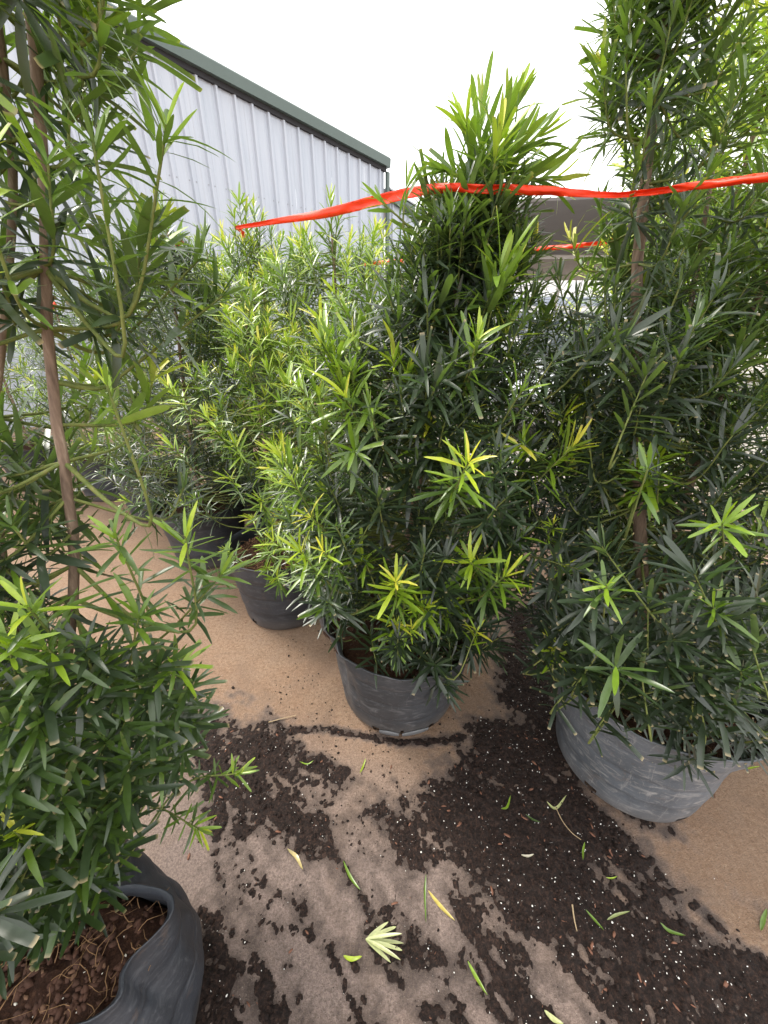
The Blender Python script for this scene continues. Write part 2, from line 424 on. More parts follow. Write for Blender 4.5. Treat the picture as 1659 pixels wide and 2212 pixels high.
for k in range(-15, 17, 3):
    nrib = 3 if k < 15 else 2
    o = panel_mesh(k*PITCH, WZ, WS, 0, nrib).build('wall_panel', WALL, bld)
# screws in rows
mS = MB()
for k in range(-12, 17):
    for z in (1.15, 2.3, 3.45):
        for dx in (-.055, .055):
            x = k*PITCH + dx; mS.box(x-.007, x+.007, -.007, -.0005, z-.007, z+.007)
tag(mS.build('screw', simple('screw', (.30, .31, .34), .4, .6), bld), kind='stuff')
def strip(name, mat, prof, xa, xb, parent, zt0=WZ, slope=WS):
    """prof = list of (y, dz) closed polygon swept along the sloping eave"""
    n = len(prof); V = [(x, y, zt0+slope*x+dz) for x in (xa, xb) for y, dz in prof]
    Fs = [(i, (i+1) % n, n+(i+1) % n, n+i) for i in range(n)] + [tuple(range(n-1, -1, -1)), tuple(range(n, 2*n))]
    return MB().add(V, Fs).build(name, mat, parent)
strip('soffit_shadow_strip', DARK, [(-.052, -.015), (-.052, .055), (.02, .055), (.02, -.015)], -15.6*PITCH, KEND, bld)  # black strip standing in for the soffit shadow below the trim
strip('eave_trim', TRIM, [(-.13, .055), (-.14, .205), (-.115, .232), (.05, .25), (.05, .055)], -15.6*PITCH, KEND+.05, bld)
strip('roof_sheet', simple('roof_sheet', (.42, .44, .46), .5, .2), [(.052, .215), (.052, .245), (9, .51), (9, .48)], -15.6*PITCH, KEND+.03, bld)
MB().box(KEND-.10, KEND-.03, .05, 8.8, 0, 4.3).build('end_wall', WALL, bld)
strip('downpipe', TRIM, [(-.10, -4.4), (-.10, -.02), (-.035, -.02), (-.035, -4.4)], KEND-.02, KEND+.06, bld)
# lower wing past the corner
wing = empty('metal_wing', tuple(W0+WD*(KEND+.09)) + (0,), math.pi/2-WA)
tag(wing, 'lower ribbed metal lean-to past the end of the tall wall', 'building')
for k in range(0, 6, 3):
    panel_mesh(k*PITCH+.16, 3.98, -.16, 0, 3).build('wall_panel', WALL, wing)
strip('eave_trim', TRIM, [(-.11, .0), (-.11, .16), (.05, .18), (.05, .0)], -.02, 6.1*PITCH, wing, 3.98, -.16)
strip('roof_sheet', simple('wing_roof', (.40, .42, .44), .5, .2), [(-.12, .185), (-.12, .22), (4, .40), (4, .36)], -.04, 6.2*PITCH, wing, 3.98, -.16)

# ------------------------------------------------------------------ canopy, far building, car
CAN = simple('canopy_sheet', (.15, .14, .135), .8, 0, .15, 3)
WHITE = simple('white_paint', (.75, .75, .74), .5)
can = empty('shade_canopy', (3.6, 7, 0)); tag(can, 'grey flat shade canopy on thin white posts', 'canopy')
MB().add([(-1.5,.2,3.02),(6,-.6,3.10),(6,4.0,3.0),(-1.45,4.2,2.92),(-1.5,.2,3.06),(6,-.6,3.14),(6,4.0,3.04),(-1.45,4.2,2.96)],
         [(0,3,2,1),(4,5,6,7),(0,1,5,4),(1,2,6,5),(2,3,7,6),(3,0,4,7)]).build('roof_sheet', CAN, can)
MB().add([(-1.2,4.25,2.95),(6,4.05,2.98),(6,8.4,2.85),(-1.0,8.6,2.80),(-1.2,4.25,2.98),(6,4.05,3.01),(6,8.4,2.88),(-1.0,8.6,2.83)],
         [(0,3,2,1),(4,5,6,7),(0,1,5,4),(1,2,6,5),(2,3,7,6),(3,0,4,7)]).build('roof_sheet', simple('canopy_back', (.24, .21, .185), .8, 0, .12, 3), can)
for x, y in ((-1.0, 4.22), (2.4, 4.12), (5.6, 4.05), (-.8, 8.4), (2.4, 8.3), (5.6, 8.2)):
    MB().box(x-.05, x+.05, y-.05, y+.05, 0, 2.84).build('post', WHITE, can)
for x in (-1.0, 2.4):
    MB().tube([(x+.06, 4.2, 1.9), (x+1.15, 4.15, 2.93)], .03, 8).build('brace', WHITE, can, True)
MB().box(-1.2, 5.8, 4.14, 4.2, 2.86, 2.925).build('beam', WHITE, can)

shop = empty('white_storefront', (9, 26, 0)); tag(shop, 'low white building far behind the shade canopy', 'building')
MB().box(-16, 14, 0, 6, 0, 4.2).build('wall', simple('white_wall', (.82, .82, .82), .7, 0, .04), shop)
MB().box(-16.2, 14.2, -.25, 6.2, 4.2, 4.5).build('parapet', simple('parapet', (.70, .70, .71), .7), shop)
for i in range(7):
    x = -14+i*3.9
    f = MB().box(x, x+2.6, -.06, -.003, .9, 2.3).build('window', simple('window_frame', (.5, .5, .5), .5), shop)
    MB().box(x+.1, x+2.5, -.09, -.062, 1.0, 2.2).build('pane', simple('pane', (.13, .16, .19), .1), f)
MB().box(-16, 14, -.12, -.003, 2.55, 3.0).build('awning_band', simple('awning_band', (.32, .36, .45), .6), shop)

def make_car(name, label, loc, rz, paint):
    root = empty(name, loc, rz); tag(root, label, 'car')
    pm = simple('car_paint', paint, .22, .35, .03); gl = simple('car_glass', (.03, .04, .05), .06); rub = simple('tyre', (.02, .02, .02), .8); rim = simple('wheel_rim', (.5, .5, .52), .3, .8)
    L = [-2.2,-2.1,-1.7,-1.1,-.6,0,.7,1.3,1.8,2.1,2.25]        # front is -x
    top = [.62,.74,.84,.93,.98,.99,.99,1.0,1.0,.92,.70]; wid = [.62,.76,.86,.89,.9,.9,.9,.9,.87,.80,.66]; bot = [.32,.26,.22,.2,.2,.2,.2,.2,.22,.27,.36]
    def loft(L, top, wid, bot, topw):
        V = []; n = 12
        for x, t, w_, b_, tw in zip(L, top, wid, bot, topw):
            h = t-b_
            V += [(x, y*w_, b_+z*h) for y, z in ((-.86,0),(-1,.16),(-1,.55),(-.97,.85),(-tw,.985),(-tw*.5,1.0),(tw*.5,1.0),(tw,.985),(.97,.85),(1,.55),(1,.16),(.86,0))]
        F = [(i*n+j, i*n+(j+1) % n, (i+1)*n+(j+1) % n, (i+1)*n+j) for i in range(len(L)-1) for j in range(n)]
        F += [tuple(range(n)), tuple(range((len(L)-1)*n, len(L)*n))]
        return MB().add(V, F)
    loft(L, top, wid, bot, [.86]*11).build('body', pm, root, True)
    L2 = [-1.0,-.35,.1,.9,1.55,2.0]
    loft(L2, [.99,1.40,1.47,1.47,1.38,1.03], [.78,.68,.66,.66,.68,.76], [.93]*6, [.9]*6).build('greenhouse', gl, root, True)
    loft([-.28,.1,.9,1.45], [1.425,1.49,1.49,1.43], [.62,.645,.645,.62], [1.36,1.42,1.42,1.36], [.9]*4).build('roof', pm, root, True)
    for s_ in (-1, 1):
        for x in (-1.35, 1.35):
            P = [(x, s_*.72, .32), (x, s_*.9, .32)]
            t = MB().tube([(x, s_*.70, .32), (x, s_*.72, .32), (x, s_*.90, .32), (x, s_*.915, .32)], [.2, .32, .32, .26], 20).build('wheel', rub, root, True)
            MB().tube([(x, s_*.905, .32), (x, s_*.93, .32), (x, s_*.932, .32)], [.22, .20, .01], 16).build('rim', rim, t, True)
        MB().tube([(-2.06, s_*.62, .66), (-2.16, s_*.60, .65), (-2.19, s_*.58, .64)], [.11, .09, .01], 10).build('headlight', simple('headlight', (.7, .72, .75), .1), root, True)
        MB().box(-.62, -.48, s_*.92-.07, s_*.92+.07, .98, 1.1).build('mirror', pm, root, False, .02)
    MB().box(-2.24, -2.2, -.45, .45, .38, .56).build('grille', DARK, root)
    MB().box(-2.27, -2.245, -.26, .26, .42, .53).build('number_plate', WHITE, root)
    return root
make_car('parked_car', 'silver car parked beyond the aisle between the shrubs', (2.9, 6.4, 0), R(62), (.62, .64, .67))
make_car('parked_car', 'white car parked under the far end of the grey canopy', (5.9, 12.5, 0), R(75), (.78, .78, .77))

# ------------------------------------------------------------------ pots
def make_pot(label, c, rt, rb, h, rot=0, seed=0, mat=POT, amp=.006, dents=(), holes=(), tilt=(0, 0), soil=.86, rimdip=(), slits=(), soilmat=POTSOIL, crumple=(), flaps=()):
    root = empty('nursery_pot', (c[0], c[1], 0)); root.rotation_euler = (tilt[0], tilt[1], 0)
    tag(root, label, 'pot', 'black plastic nursery pots')
    NS = 144
    A = np.arange(NS)*2*math.pi/NS
    zo = np.concatenate([[0, .004, .010, .018, .027, .036, .046, .058, .075], np.linspace(.10, h, 40)])
    band = .80*h
    def radius(a, z, off=0.):
        t = z/h
        r = rb + (rt-rb)*t**.9
        r = r - .012*np.exp(-z/.010)
        for g in (.27, .52, .745):
            r = r - .0040*np.exp(-((t-g)/.012)**2) + .0030/(1+np.exp(-(t-g)/.004))
        r = r + .0045/(1+np.exp(-(z-band)/.0015))
        r = r + .010*np.exp(-((z-h)/.007)**2)*(z > h-.02)
        tabs = np.exp(-((((a-rot) % (math.pi/8))-math.pi/16)/.022)**2)
        r = r + .0022*tabs*(z > band)*(z < h-.012)
        r = r + amp*(t**1.3)*(vnoise(np.cos(a)*1.5+9, np.sin(a)*1.5+t*1.2, seed)*1.3+.5*vnoise(np.cos(a)*4, np.sin(a)*4+t*3, seed+3)+.18*vnoise(a*9, t*7, seed+5))
        for (ca, cw, cd_) in crumple:
            dd = (a-R(ca)+math.pi) % (2*math.pi)-math.pi
            r = r + cd_*np.exp(-(dd/R(cw))**4)*t**.7*(np.abs((a*5.5+t*1.8) % 2-1)*1.6-.8+.7*vnoise(a*8, t*6, seed+31))
        for (da, dz, wa, wz, depth) in dents:
            dd = (a-R(da)+math.pi) % (2*math.pi)-math.pi
            r = r - depth*np.exp(-(dd/R(wa))**2-((t-dz)/wz)**2)
        return r - off
    def zshift(a, z):
        t = z/h; s_ = z + amp*.9*t**3*vnoise(np.cos(a)*2+4, np.sin(a)*2, seed+8)
        for (da, wa, dep) in rimdip:
            dd = (a-R(da)+math.pi) % (2*math.pi)-math.pi
            s_ = s_ - dep*t**3*np.exp(-(dd/R(wa))**2)
        return s_
    def ring(z, off): 
        r = radius(A, np.full(NS, z), off); return np.stack([r*np.cos(A), r*np.sin(A), zshift(A, np.full(NS, z))], -1)
    zi = np.linspace(h, soil*h-.05, 14)
    rows = [ring(z, 0) for z in zo] + [ring(h, .0025)+np.array([0, 0, .0025])] + [ring(z, .0055 if z > h-.018 else .004) for z in zi[0:]]
    V = np.stack(rows); nr = len(rows)
    # drain holes: snap the grid to an ellipse and open it
    dead = np.zeros((nr-1, NS), bool)
    for (ha, hz, hw, hh) in holes:
        dd = (A-R(ha)+math.pi) % (2*math.pi)-math.pi
        for i in range(0, 12):
            for j in np.where(np.abs(dd) < hw*2.2/rb)[0]:
                q = math.hypot(dd[j]*rb/hw, (zo[i]-hz)/hh)
                qc = [math.hypot((dd[j]+math.pi/NS)*rb/hw, ((zo[i]+zo[i+1])/2-hz)/hh)]
                if qc[0] < 1: dead[i, j] = True
    for (sa, z0, z1, wdt) in slits:
        j0 = int(round(R(sa)/(2*math.pi)*NS)) % NS
        for i in range(len(zo)-1):
            zc = (zo[i]+zo[i+1])/2
            if z0 < zc < z1:
                dead[i, j0] = True
                f = (1-(zc-z0)/(z1-z0))*wdt if z0 < .05 else wdt - 2*math.pi*rb/NS
                V[i, j0] += np.array([math.sin(A[j0]), -math.cos(A[j0]), 0])*f*.5
                k = (j0+1) % NS; V[i, k] += np.array([-math.sin(A[j0]), math.cos(A[j0]), 0])*f*.5
    idx = np.arange(nr*NS).reshape(nr, NS)
    Fq = np.stack([idx[:-1], np.roll(idx[:-1], -1, 1), np.roll(idx[1:], -1, 1), idx[1:]], -1)
    ib = int(np.searchsorted(zo, band))-1
    def sub(name, r0, r1, parent):
        f = Fq[r0:r1][~dead[r0:r1]].reshape(-1, 4)
        used = np.unique(f); rm = np.full(nr*NS, -1); rm[used] = np.arange(len(used))
        return link(name, mesh_np(name, V.reshape(-1, 3)[used], rm[f], True, mat), parent)
    sub('body', 0, ib, root); sub('rim', ib, nr-1, root)
    # soil plug
    rs = np.concatenate([np.linspace(.02, 1, 22)]); zs = soil*h
    V2 = [];
    for q in rs:
        r = (radius(A, np.full(NS, zs), .006))*q
        x, y = r*np.cos(A), r*np.sin(A)
        V2.append(np.stack([x, y, zs + .030*(1-q)**.7 + .010*fbm(x*22+seed, y*22, seed, 3) + .006*fbm(x*90, y*90, seed+2, 2) - .012*(q > .95)], -1))
    for z in np.linspace(zs-.02, .012, 16):
        r = radius(A, np.full(NS, z), .012); V2.append(np.stack([r*np.cos(A), r*np.sin(A), np.full(NS, z)], -1))
    V2 = np.stack(V2); n2 = len(V2); id2 = np.arange(n2*NS).reshape(n2, NS)
    F2 = np.stack([id2[:-1], np.roll(id2[:-1], -1, 1), np.roll(id2[1:], -1, 1), id2[1:]], -1).reshape(-1, 4)
    so_ = link('potting_soil', mesh_np('potting_soil', V2.reshape(-1, 3), F2[:, ::-1], True, soilmat), root)
    for (f0, f1, fh, fmat) in flaps:
        aa = np.radians(np.linspace(f0, f1, 22)); rows_ = []
        topz = fh*(.75+.45*np.sin(np.linspace(.25, 2.9, 22)))
        for q in (0, .33, .66, 1.0):
            z_ = .003+topz*q; rr_ = radius(aa, z_, -.0035)+.0035*(1-q); rows_.append(np.stack([rr_*np.cos(aa), rr_*np.sin(aa), z_], -1))
        for q in (1.0, .66, .33, 0):
            z_ = .003+topz*q; rr_ = radius(aa, z_, -.0015)+.0035*(1-q); rows_.append(np.stack([rr_*np.cos(aa), rr_*np.sin(aa), z_], -1))
        Vf = np.stack(rows_); idf = np.arange(8*22).reshape(8, 22)
        Ff = np.stack([idf[:-1, :-1], idf[:-1, 1:], idf[1:, 1:], idf[1:, :-1]], -1).reshape(-1, 4)
        link('torn_flap', mesh_np('torn_flap', Vf.reshape(-1, 3), Ff, True, fmat), root)
    return root, so_, radius

# ------------------------------------------------------------------ leaves
def leaf_template(kind):
    rs = np.random.default_rng(100+kind)
    S = np.array([0, .07, .22, .42, .62, .80, .93, 1.0])
    wd = np.array([.12, .42, .84, 1.0, .97, .76, .42, .04])
    if kind in (4, 5): wd = np.array([.12, .45, .86, 1.0, 1.0, .95, .88, .80])       # clipped tip
    if kind == 3: wd = np.array([.12, .40, .75, .95, 1.0, .92, .66, .18])              # blunt
    bend = [.06, .18, .34, .12, .09, .22, -.14, .50][kind]
    side = [.03, -.07, .09, .0, .05, -.05, .08, -.11][kind]
    zc = -bend*S**2.0; xc = side*S**2
    twist = [0, .15, -.2, .1, .25, -.1, .2, -.3][kind]*S
    V = []
    for s_, w_, z_, x_, t_ in zip(S, wd, zc, xc, twist):
        c, q = math.cos(t_), math.sin(t_)
        for e in (-1, 0, 1):
            X, Z = e*w_*.5, abs(e)*w_*.11     # width is scaled separately; Z in the same unit as width
            V.append((x_, s_, z_, X*c - Z*q, X*q + Z*c))
    V = np.array(V)
    n = len(S)
    F = np.array([(3*i+j, 3*i+j+1, 3*i+j+4, 3*i+j+3) for i in range(n-1) for j in range(2)])
    return V, F, np.repeat(S, 3)
TPL = [leaf_template(k) for k in range(8)]
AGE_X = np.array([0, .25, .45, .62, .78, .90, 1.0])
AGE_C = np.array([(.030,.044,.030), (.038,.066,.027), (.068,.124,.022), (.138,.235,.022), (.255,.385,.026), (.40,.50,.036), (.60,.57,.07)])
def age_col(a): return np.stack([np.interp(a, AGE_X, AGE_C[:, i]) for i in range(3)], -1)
LEAF_MESH = {}
def leaf_local(kind, L, W):
    V, F, S = TPL[kind]
    x = V[:, 0]*L + V[:, 3]*W; y = V[:, 1]*L; z = V[:, 2]*L + V[:, 4]*W
    return np.stack([x, y, z], -1)
def leaf_cols(age, S, brown=False):
    base = age_col(age)
    c = base[..., None, :]*np.ones((len(S), 1))
    c = c*(1+.22*(S < .08))[:, None]
    if brown: c = np.where((S > .97)[:, None], np.array([.36, .29, .17]), c)
    return np.concatenate([c, np.ones(c.shape[:-1]+(1,))], -1)
def leaf_mesh(kind, ageq, ratio_q):
    key = (kind, ageq, ratio_q)
    if key not in LEAF_MESH:
        V, F, S = TPL[kind]
        LEAF_MESH[key] = mesh_np('leaf', leaf_local(kind, 1.0, [.085, .11, .14][ratio_q]), F, True, LEAF, {'Col': ('FLOAT_COLOR', leaf_cols(np.array(ageq/12.), S, kind in (4, 5)))})
    return LEAF_MESH[key]

class Plant:
    def __init__(s, label, base, seed, group='potted podocarpus shrubs', name='podocarpus_shrub', near=True):
        s.label, s.base, s.seed, s.group, s.name, s.near = label, np.array(base, float), seed, group, name, near
        s.rg = np.random.default_rng(seed); s.trunks = []; s.br = []; s.leaves = []   # leaf rows: pos3, a3, n3, L, W, age, kind
    def trunk(s, pts, r0, r1):
        P = spline(pts, 28); k = s.rg.uniform(-1, 1, (28, 3))*.0012; k[:2] = 0; P = P+k
        s.trunks.append((P, np.linspace(r0, r1, 28))); return P
    def shoot(s, P, L0, leafy, age_tip, age_base, leaf_len, spacing=.0065, open_tip=28, open_base=72, wr=.105, clip=.12, droop=.0, whorl=0, bare=0.0, rad=.0032):
        """P: polyline of a branch; leaves cover its last `leafy` metres"""
        P = np.asarray(P); rg = s.rg
        s.br.append((P, np.linspace(max(rad*1.25, .0022), .0014, len(P))))
        seg = np.linalg.norm(np.diff(P, axis=0), axis=1); cum = np.concatenate([[0], np.cumsum(seg)]); tot = cum[-1]
        leafy = min(leafy, tot*.97)
        n = max(6, int(leafy/spacing)); d = tot - leafy + leafy*(np.arange(n)+.5)/n
        d = np.concatenate([d, np.full(4+whorl, tot)])
        pos = np.stack([np.interp(d, cum, P[:, i]) for i in range(3)], -1)
        T = np.gradient(P, axis=0); ax = np.stack([np.interp(d, cum, T[:, i]) for i in range(3)], -1); ax /= np.linalg.norm(ax, axis=1)[:, None]
        m = len(d); ph = np.arange(m)*2.39996 + rg.uniform(0, 6.28) + rg.normal(0, .2, m)
        ref = np.where(np.abs(ax[:, 2:3]) < .95, np.array([[0, 0, 1.]]), np.array([[1., 0, 0]]))
        B = np.cross(ax, ref); B /= np.linalg.norm(B, axis=1)[:, None]; Nn = np.cross(ax, B)
        rad_ = np.cos(ph)[:, None]*B + np.sin(ph)[:, None]*Nn
        f = np.clip((d-(tot-leafy))/leafy, 0, 1)
        op = np.radians(open_base + (open_tip-open_base)*f**1.8 + rg.normal(0, 9, m))
        if whorl:
            op[-(4+whorl):] = np.radians(np.linspace(open_tip+32, open_tip*.35, 4+whorl)+rg.normal(0, 12, 4+whorl))
            f[-(4+whorl):] = np.linspace(.45, 1, 4+whorl)
            pos[-(4+whorl):] -= ax[-(4+whorl):]*np.linspace(.022, 0, 4+whorl)[:, None]
        a = np.cos(op)[:, None]*ax + np.sin(op)[:, None]*rad_
        a[:, 2] -= droop*(1-f); a += rg.normal(0, .12, (m, 3)); a /= np.linalg.norm(a, axis=1)[:, None]
        nn = np.sin(op)[:, None]*ax - np.cos(op)[:, None]*rad_ + np.array([0, 0, .75]) + rg.normal(0, .22, (m, 3))
        nn -= a*(nn*a).sum(1)[:, None]; nn /= np.linalg.norm(nn, axis=1)[:, None]
        ln = leaf_len*(1+.24*rg.normal(0, 1, m).clip(-2.0, 1.5))*np.interp(f, [0, .25, .8, 1], [.78, 1, 1.0, .66 if not whorl else .9])
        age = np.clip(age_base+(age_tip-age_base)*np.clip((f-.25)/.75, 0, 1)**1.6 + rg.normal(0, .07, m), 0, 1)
        kind = rg.choice(8, m, p=[.22, .2, .12, .16, clip*.5, clip*.5, .3-clip, 0] if False else np.array([.2, .2, .1, .18, clip*.6, clip*.4, .1, .08])/(.86+clip))
        W = ln*wr*rg.uniform(.85, 1.15, m)
        s.leaves.append(np.column_stack([pos, a, nn, ln, W, age, kind]))
    def auto(s, P, n, Rfun, t0=.0, t1=1., age=(.1, .75), leaf=.085, tipfrac=.35, leafy=(.09, .16), rise=.55, spacing=.0068, clip=.15, az_bias=None, dark=0, lift=.22, open_tip=28, droop=.12, wr=.105, skip=(), thin=0):
        rg = s.rg; m = len(P)
        for i in range(n):
            t = t0 + (t1-t0)*((i+rg.random())/n)
            az = i*2.39996 + rg.normal(0, .3)
            if az_bias is not None and rg.random() < az_bias[1]: az = R(az_bias[0]) + rg.normal(0, .75)
            rr = Rfun(t)*(.45+.62*math.sqrt(rg.random()))
            c = P[min(m-1, int(t*(m-1)))]
            if thin and t > .6 and rg.random() < thin: continue
            if any(z0 < c[2] < z1 and abs((az-R(a0)+math.pi) % (2*math.pi)-math.pi) < R(hw) and rg.random() < pr for z0, z1, a0, hw, pr in skip): continue
            tip = c + np.array([math.cos(az)*rr, math.sin(az)*rr, rg.normal(0, .02)])
            low = max(c[2]-rr*rise*rg.uniform(.6, 1.3), P[0, 2]+.03)
            o = P[np.argmin(np.abs(P[:, 2]-low))].copy(); o[2] = max(o[2], P[0, 2]+.01)
            mid = o*.45+tip*.55 + np.array([math.cos(az)*rr*.16, math.sin(az)*rr*.16, -.03-.04*rg.random()])
            path = spline([o, mid, tip], 12)
            young = rg.random() < tipfrac
            at_ = rg.uniform(*age)*.8 if not young else rg.uniform(.80, 1.02)
            s.shoot(path, 0, rg.uniform(*leafy), min(1, at_+lift*(t-.4)), max(0, (rg.uniform(.0, .22)-dark if not young else rg.uniform(.35, .62))+lift*max(0, t-.45)), leaf*rg.uniform(.85, 1.25), spacing*.68, open_tip*rg.uniform(.8, 1.5), 80, wr, clip, droop, rad=.0016+.004*rr)
    def tip(s, pos, d, P, age=.9, n=10, leaf=.085, leafy=.05, base=.6, open_tip=55, wr=.12, back=.16, clip=.05, spacing=.008):
        """a hand placed shoot: tip position, facing direction d, carried by a branch from trunk P"""
        pos = np.array(pos, float); d = np.array(d, float); d /= np.linalg.norm(d)
        q = pos - d*back - np.array([0, 0, .02])
        o = P[np.argmin(np.abs(P[:, 2]-max(P[0, 2]+.02, pos[2]-.5*np.hypot(*(pos-P[np.argmin(np.abs(P[:, 2]-pos[2]))])[:2]))))]
        path = spline([o, o*.5+q*.5-np.array([0, 0, .02]), q, pos], 14)
        s.shoot(path, 0, leafy, age, base, leaf, spacing, open_tip, 78, wr, clip, .0, whorl=n-4, rad=.003)
PLANTS = []
def env(*pts):
    t = [p[0] for p in pts]; r = [p[1] for p in pts]
    return lambda x: float(np.interp(x, t, r))
CAMD = lambda p: (np.array([0, 0, H])-np.array(p))/np.linalg.norm(np.array([0, 0, H])-np.array(p))

def std_plant(label, base, seed, height, rmax, n, lean=(0, 0), age=(.1, .75), tipfrac=.3, leaf=.085, near=True, dark=0., narrow=.5, spacing=.0075, leader_age=.85, rr=None, clip=.12, skip=(), lift=.22):
    p = Plant(label, base, seed, near=near)
    b = np.array(base); k = np.array([lean[0], lean[1], 0])
    P = p.trunk([b, b+np.array([0, 0, (height-b[2])*.35])+k*.2, b+np.array([0, 0, (height-b[2])*.7])+k*.6, b+np.array([0, 0, height-b[2]])+k], .014, .004)
    p.auto(P, n, env((0, rmax*.75), (.2, rmax), (.5, rmax*.9), (.8, rmax*narrow), (1, rmax*.22)) if rr is None else rr, .10, 1., age, leaf, tipfrac, dark=dark, spacing=spacing, clip=clip, skip=skip, lift=lift)
    for i in range(3):
        az = p.rg.uniform(0, 6.28); e = P[-1]+np.array([math.cos(az)*.05*i, math.sin(az)*.05*i, .10-.05*i])
        p.shoot(spline([P[-5], P[-2]*.6+e*.4, e], 8), 0, .2, leader_age, .3, leaf*1.05, .006, 22, 55, .105, .05)
    PLANTS.append(p); return p, P

SOILZ = .325
# --- A: centre shrub
A = Plant('tall centre shrub wrapped by the orange tape, with long upright lime top tuft', (.06, 1.095, SOILZ), 11)
PA = A.trunk([(.06,1.095,SOILZ), (.09,1.08,.8), (.165,1.05,1.35), (.20,1.04,1.60)], .017, .006)
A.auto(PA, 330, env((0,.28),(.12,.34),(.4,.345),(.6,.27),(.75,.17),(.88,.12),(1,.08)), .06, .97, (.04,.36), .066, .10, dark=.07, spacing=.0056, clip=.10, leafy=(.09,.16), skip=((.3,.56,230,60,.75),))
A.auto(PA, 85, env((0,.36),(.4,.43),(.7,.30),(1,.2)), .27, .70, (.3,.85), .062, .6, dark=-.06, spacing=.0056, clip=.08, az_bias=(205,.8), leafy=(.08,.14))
A.auto(PA, 40, env((0,.34),(.5,.38),(1,.25)), .2, .66, (.1,.5), .062, .15, dark=.02, spacing=.0056, clip=.08, az_bias=(-20,.8), leafy=(.08,.14))
for e, ag in (((.25,1.02,1.69),.92), ((.30,1.0,1.64),.84), ((.16,1.0,1.66),.90), ((.20,1.06,1.70),.90), ((.28,1.04,1.60),.82), ((.35,1.02,1.58),.8), ((.22,.98,1.60),.82), ((.12,1.03,1.60),.66), ((.27,1.08,1.66),.8)):
    A.shoot(spline([PA[-6], PA[-2]*.5+np.array(e)*.5, e], 9), 0, .14, ag, .55, .082, .0046, 18, 46, .115, .05)
A.shoot(spline([PA[-9], (.06,1.0,1.49), (0.0,.98,1.53)], 9), 0, .07, .62, .45, .07, .008, 25, 60, .12, .0)
A.shoot(spline([PA[-9], (.05,1.0,1.47), (.045,.99,1.56)], 9), 0, .05, .6, .45, .075, .009, 25, 50, .12, .0)
for px, py, Y, ag, lf, n in ((975,1050,.74,.70,.072,10),(785,1205,.78,.84,.066,11),(1015,1215,.73,.88,.076,10),(875,1275,.74,.88,.058,9),(915,1315,.74,.92,.056,9),
                        (1030,1362,.74,1.0,.038,12),(850,1400,.80,.70,.056,10),(700,1305,.86,.62,.08,9),(890,1360,.75,.93,.042,8),(800,880,.78,.74,.058,9),(765,975,.76,.66,.066,10),
                        (610,1040,.98,.86,.056,9),(1120,960,.78,.93,.055,9),(655,1110,.92,.60,.062,9),(1150,1235,.92,.80,.056,9)):
    pos = at(px, py, Y=Y); A.tip(pos, CAMD(pos)*.7+A.rg.normal(0, .3, 3)+np.array([0, 0, .45]), PA, ag, n, lf, .06, max(.3, ag-.25), 58, .135)
for px, py, Y, ag, lf in ((725,775,.86,.90,.066),(690,850,.86,.86,.06),(740,830,.84,.82,.06),(760,800,.85,.86,.06),(850,775,.86,.97,.066),(880,800,.85,.95,.06),(1080,590,.86,.78,.095),(1060,640,.88,.72,.085),(1170,700,1.05,.5,.085),(1110,780,.9,.4,.075),(620,820,.95,.88,.055),(700,920,.84,.7,.06),(650,980,.9,.6,.06)):
    pos = at(px, py, Y=Y); A.tip(pos, (.1*np.sign(px-900), -.35, 1), PA, ag, 9, lf, .09, max(.3, ag-.28), 30, .13)
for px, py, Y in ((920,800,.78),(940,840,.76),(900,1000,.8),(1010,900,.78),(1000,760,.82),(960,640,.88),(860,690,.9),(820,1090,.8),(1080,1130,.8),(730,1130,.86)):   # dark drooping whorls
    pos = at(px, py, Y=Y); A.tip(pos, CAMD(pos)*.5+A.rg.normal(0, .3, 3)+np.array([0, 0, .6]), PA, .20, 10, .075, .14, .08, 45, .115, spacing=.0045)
for px, py, Y in ((1160,720,1.1),(1185,800,1.1),(1150,880,1.0),(1120,1040,.92),(1150,1110,.95),(1100,1180,.9),(700,1010,.95),(660,1060,1.0),(1060,1000,.85),(1090,860,.9),(1050,1290,.86),(970,1380,.84),(760,1260,.88),(940,1130,.8),(800,1370,.87),(860,1400,.85),(920,1405,.84),(750,1330,.9),(830,1320,.86)):
    pos = at(px, py, Y=Y); A.tip(pos, CAMD(pos)*.4+A.rg.normal(0, .3, 3)+np.array([.1*np.sign(px-900), 0, .8]), PA, .25, 9, .064, .14, .10, 42, .115, spacing=.005)
PLANTS.append(A)

# --- B: shrub in the second pot
p, P = std_plant('shorter shrub with many yellow tips in the second pot along the row', (-.50,1.61,SOILZ), 21, 1.36, .40, 250, (-.02,0), (.3,.8), .6, .058, True, .0, .7, .0056, skip=((.3,.95,195,75,.92),(.95,1.5,190,62,.8)))
B = p
for px, py, Y, ag in ((490,670,1.45,.97),(560,740,1.4,1.0),(520,720,1.42,.92),(620,735,1.38,.95),(615,830,1.36,.9),(440,805,1.5,.88),(480,860,1.4,.8),(610,1125,1.3,.97),(545,1120,1.38,.98),(560,1000,1.33,.85),(590,960,1.3,.8),(640,1170,1.3,.7),(500,790,1.42,.9),(540,690,1.42,.9),(580,800,1.36,.9)):
    pos = at(px, py, Y=Y); p.tip(pos, (0, -.5, 1), P, ag, 10, .052, .09, .7, 32)
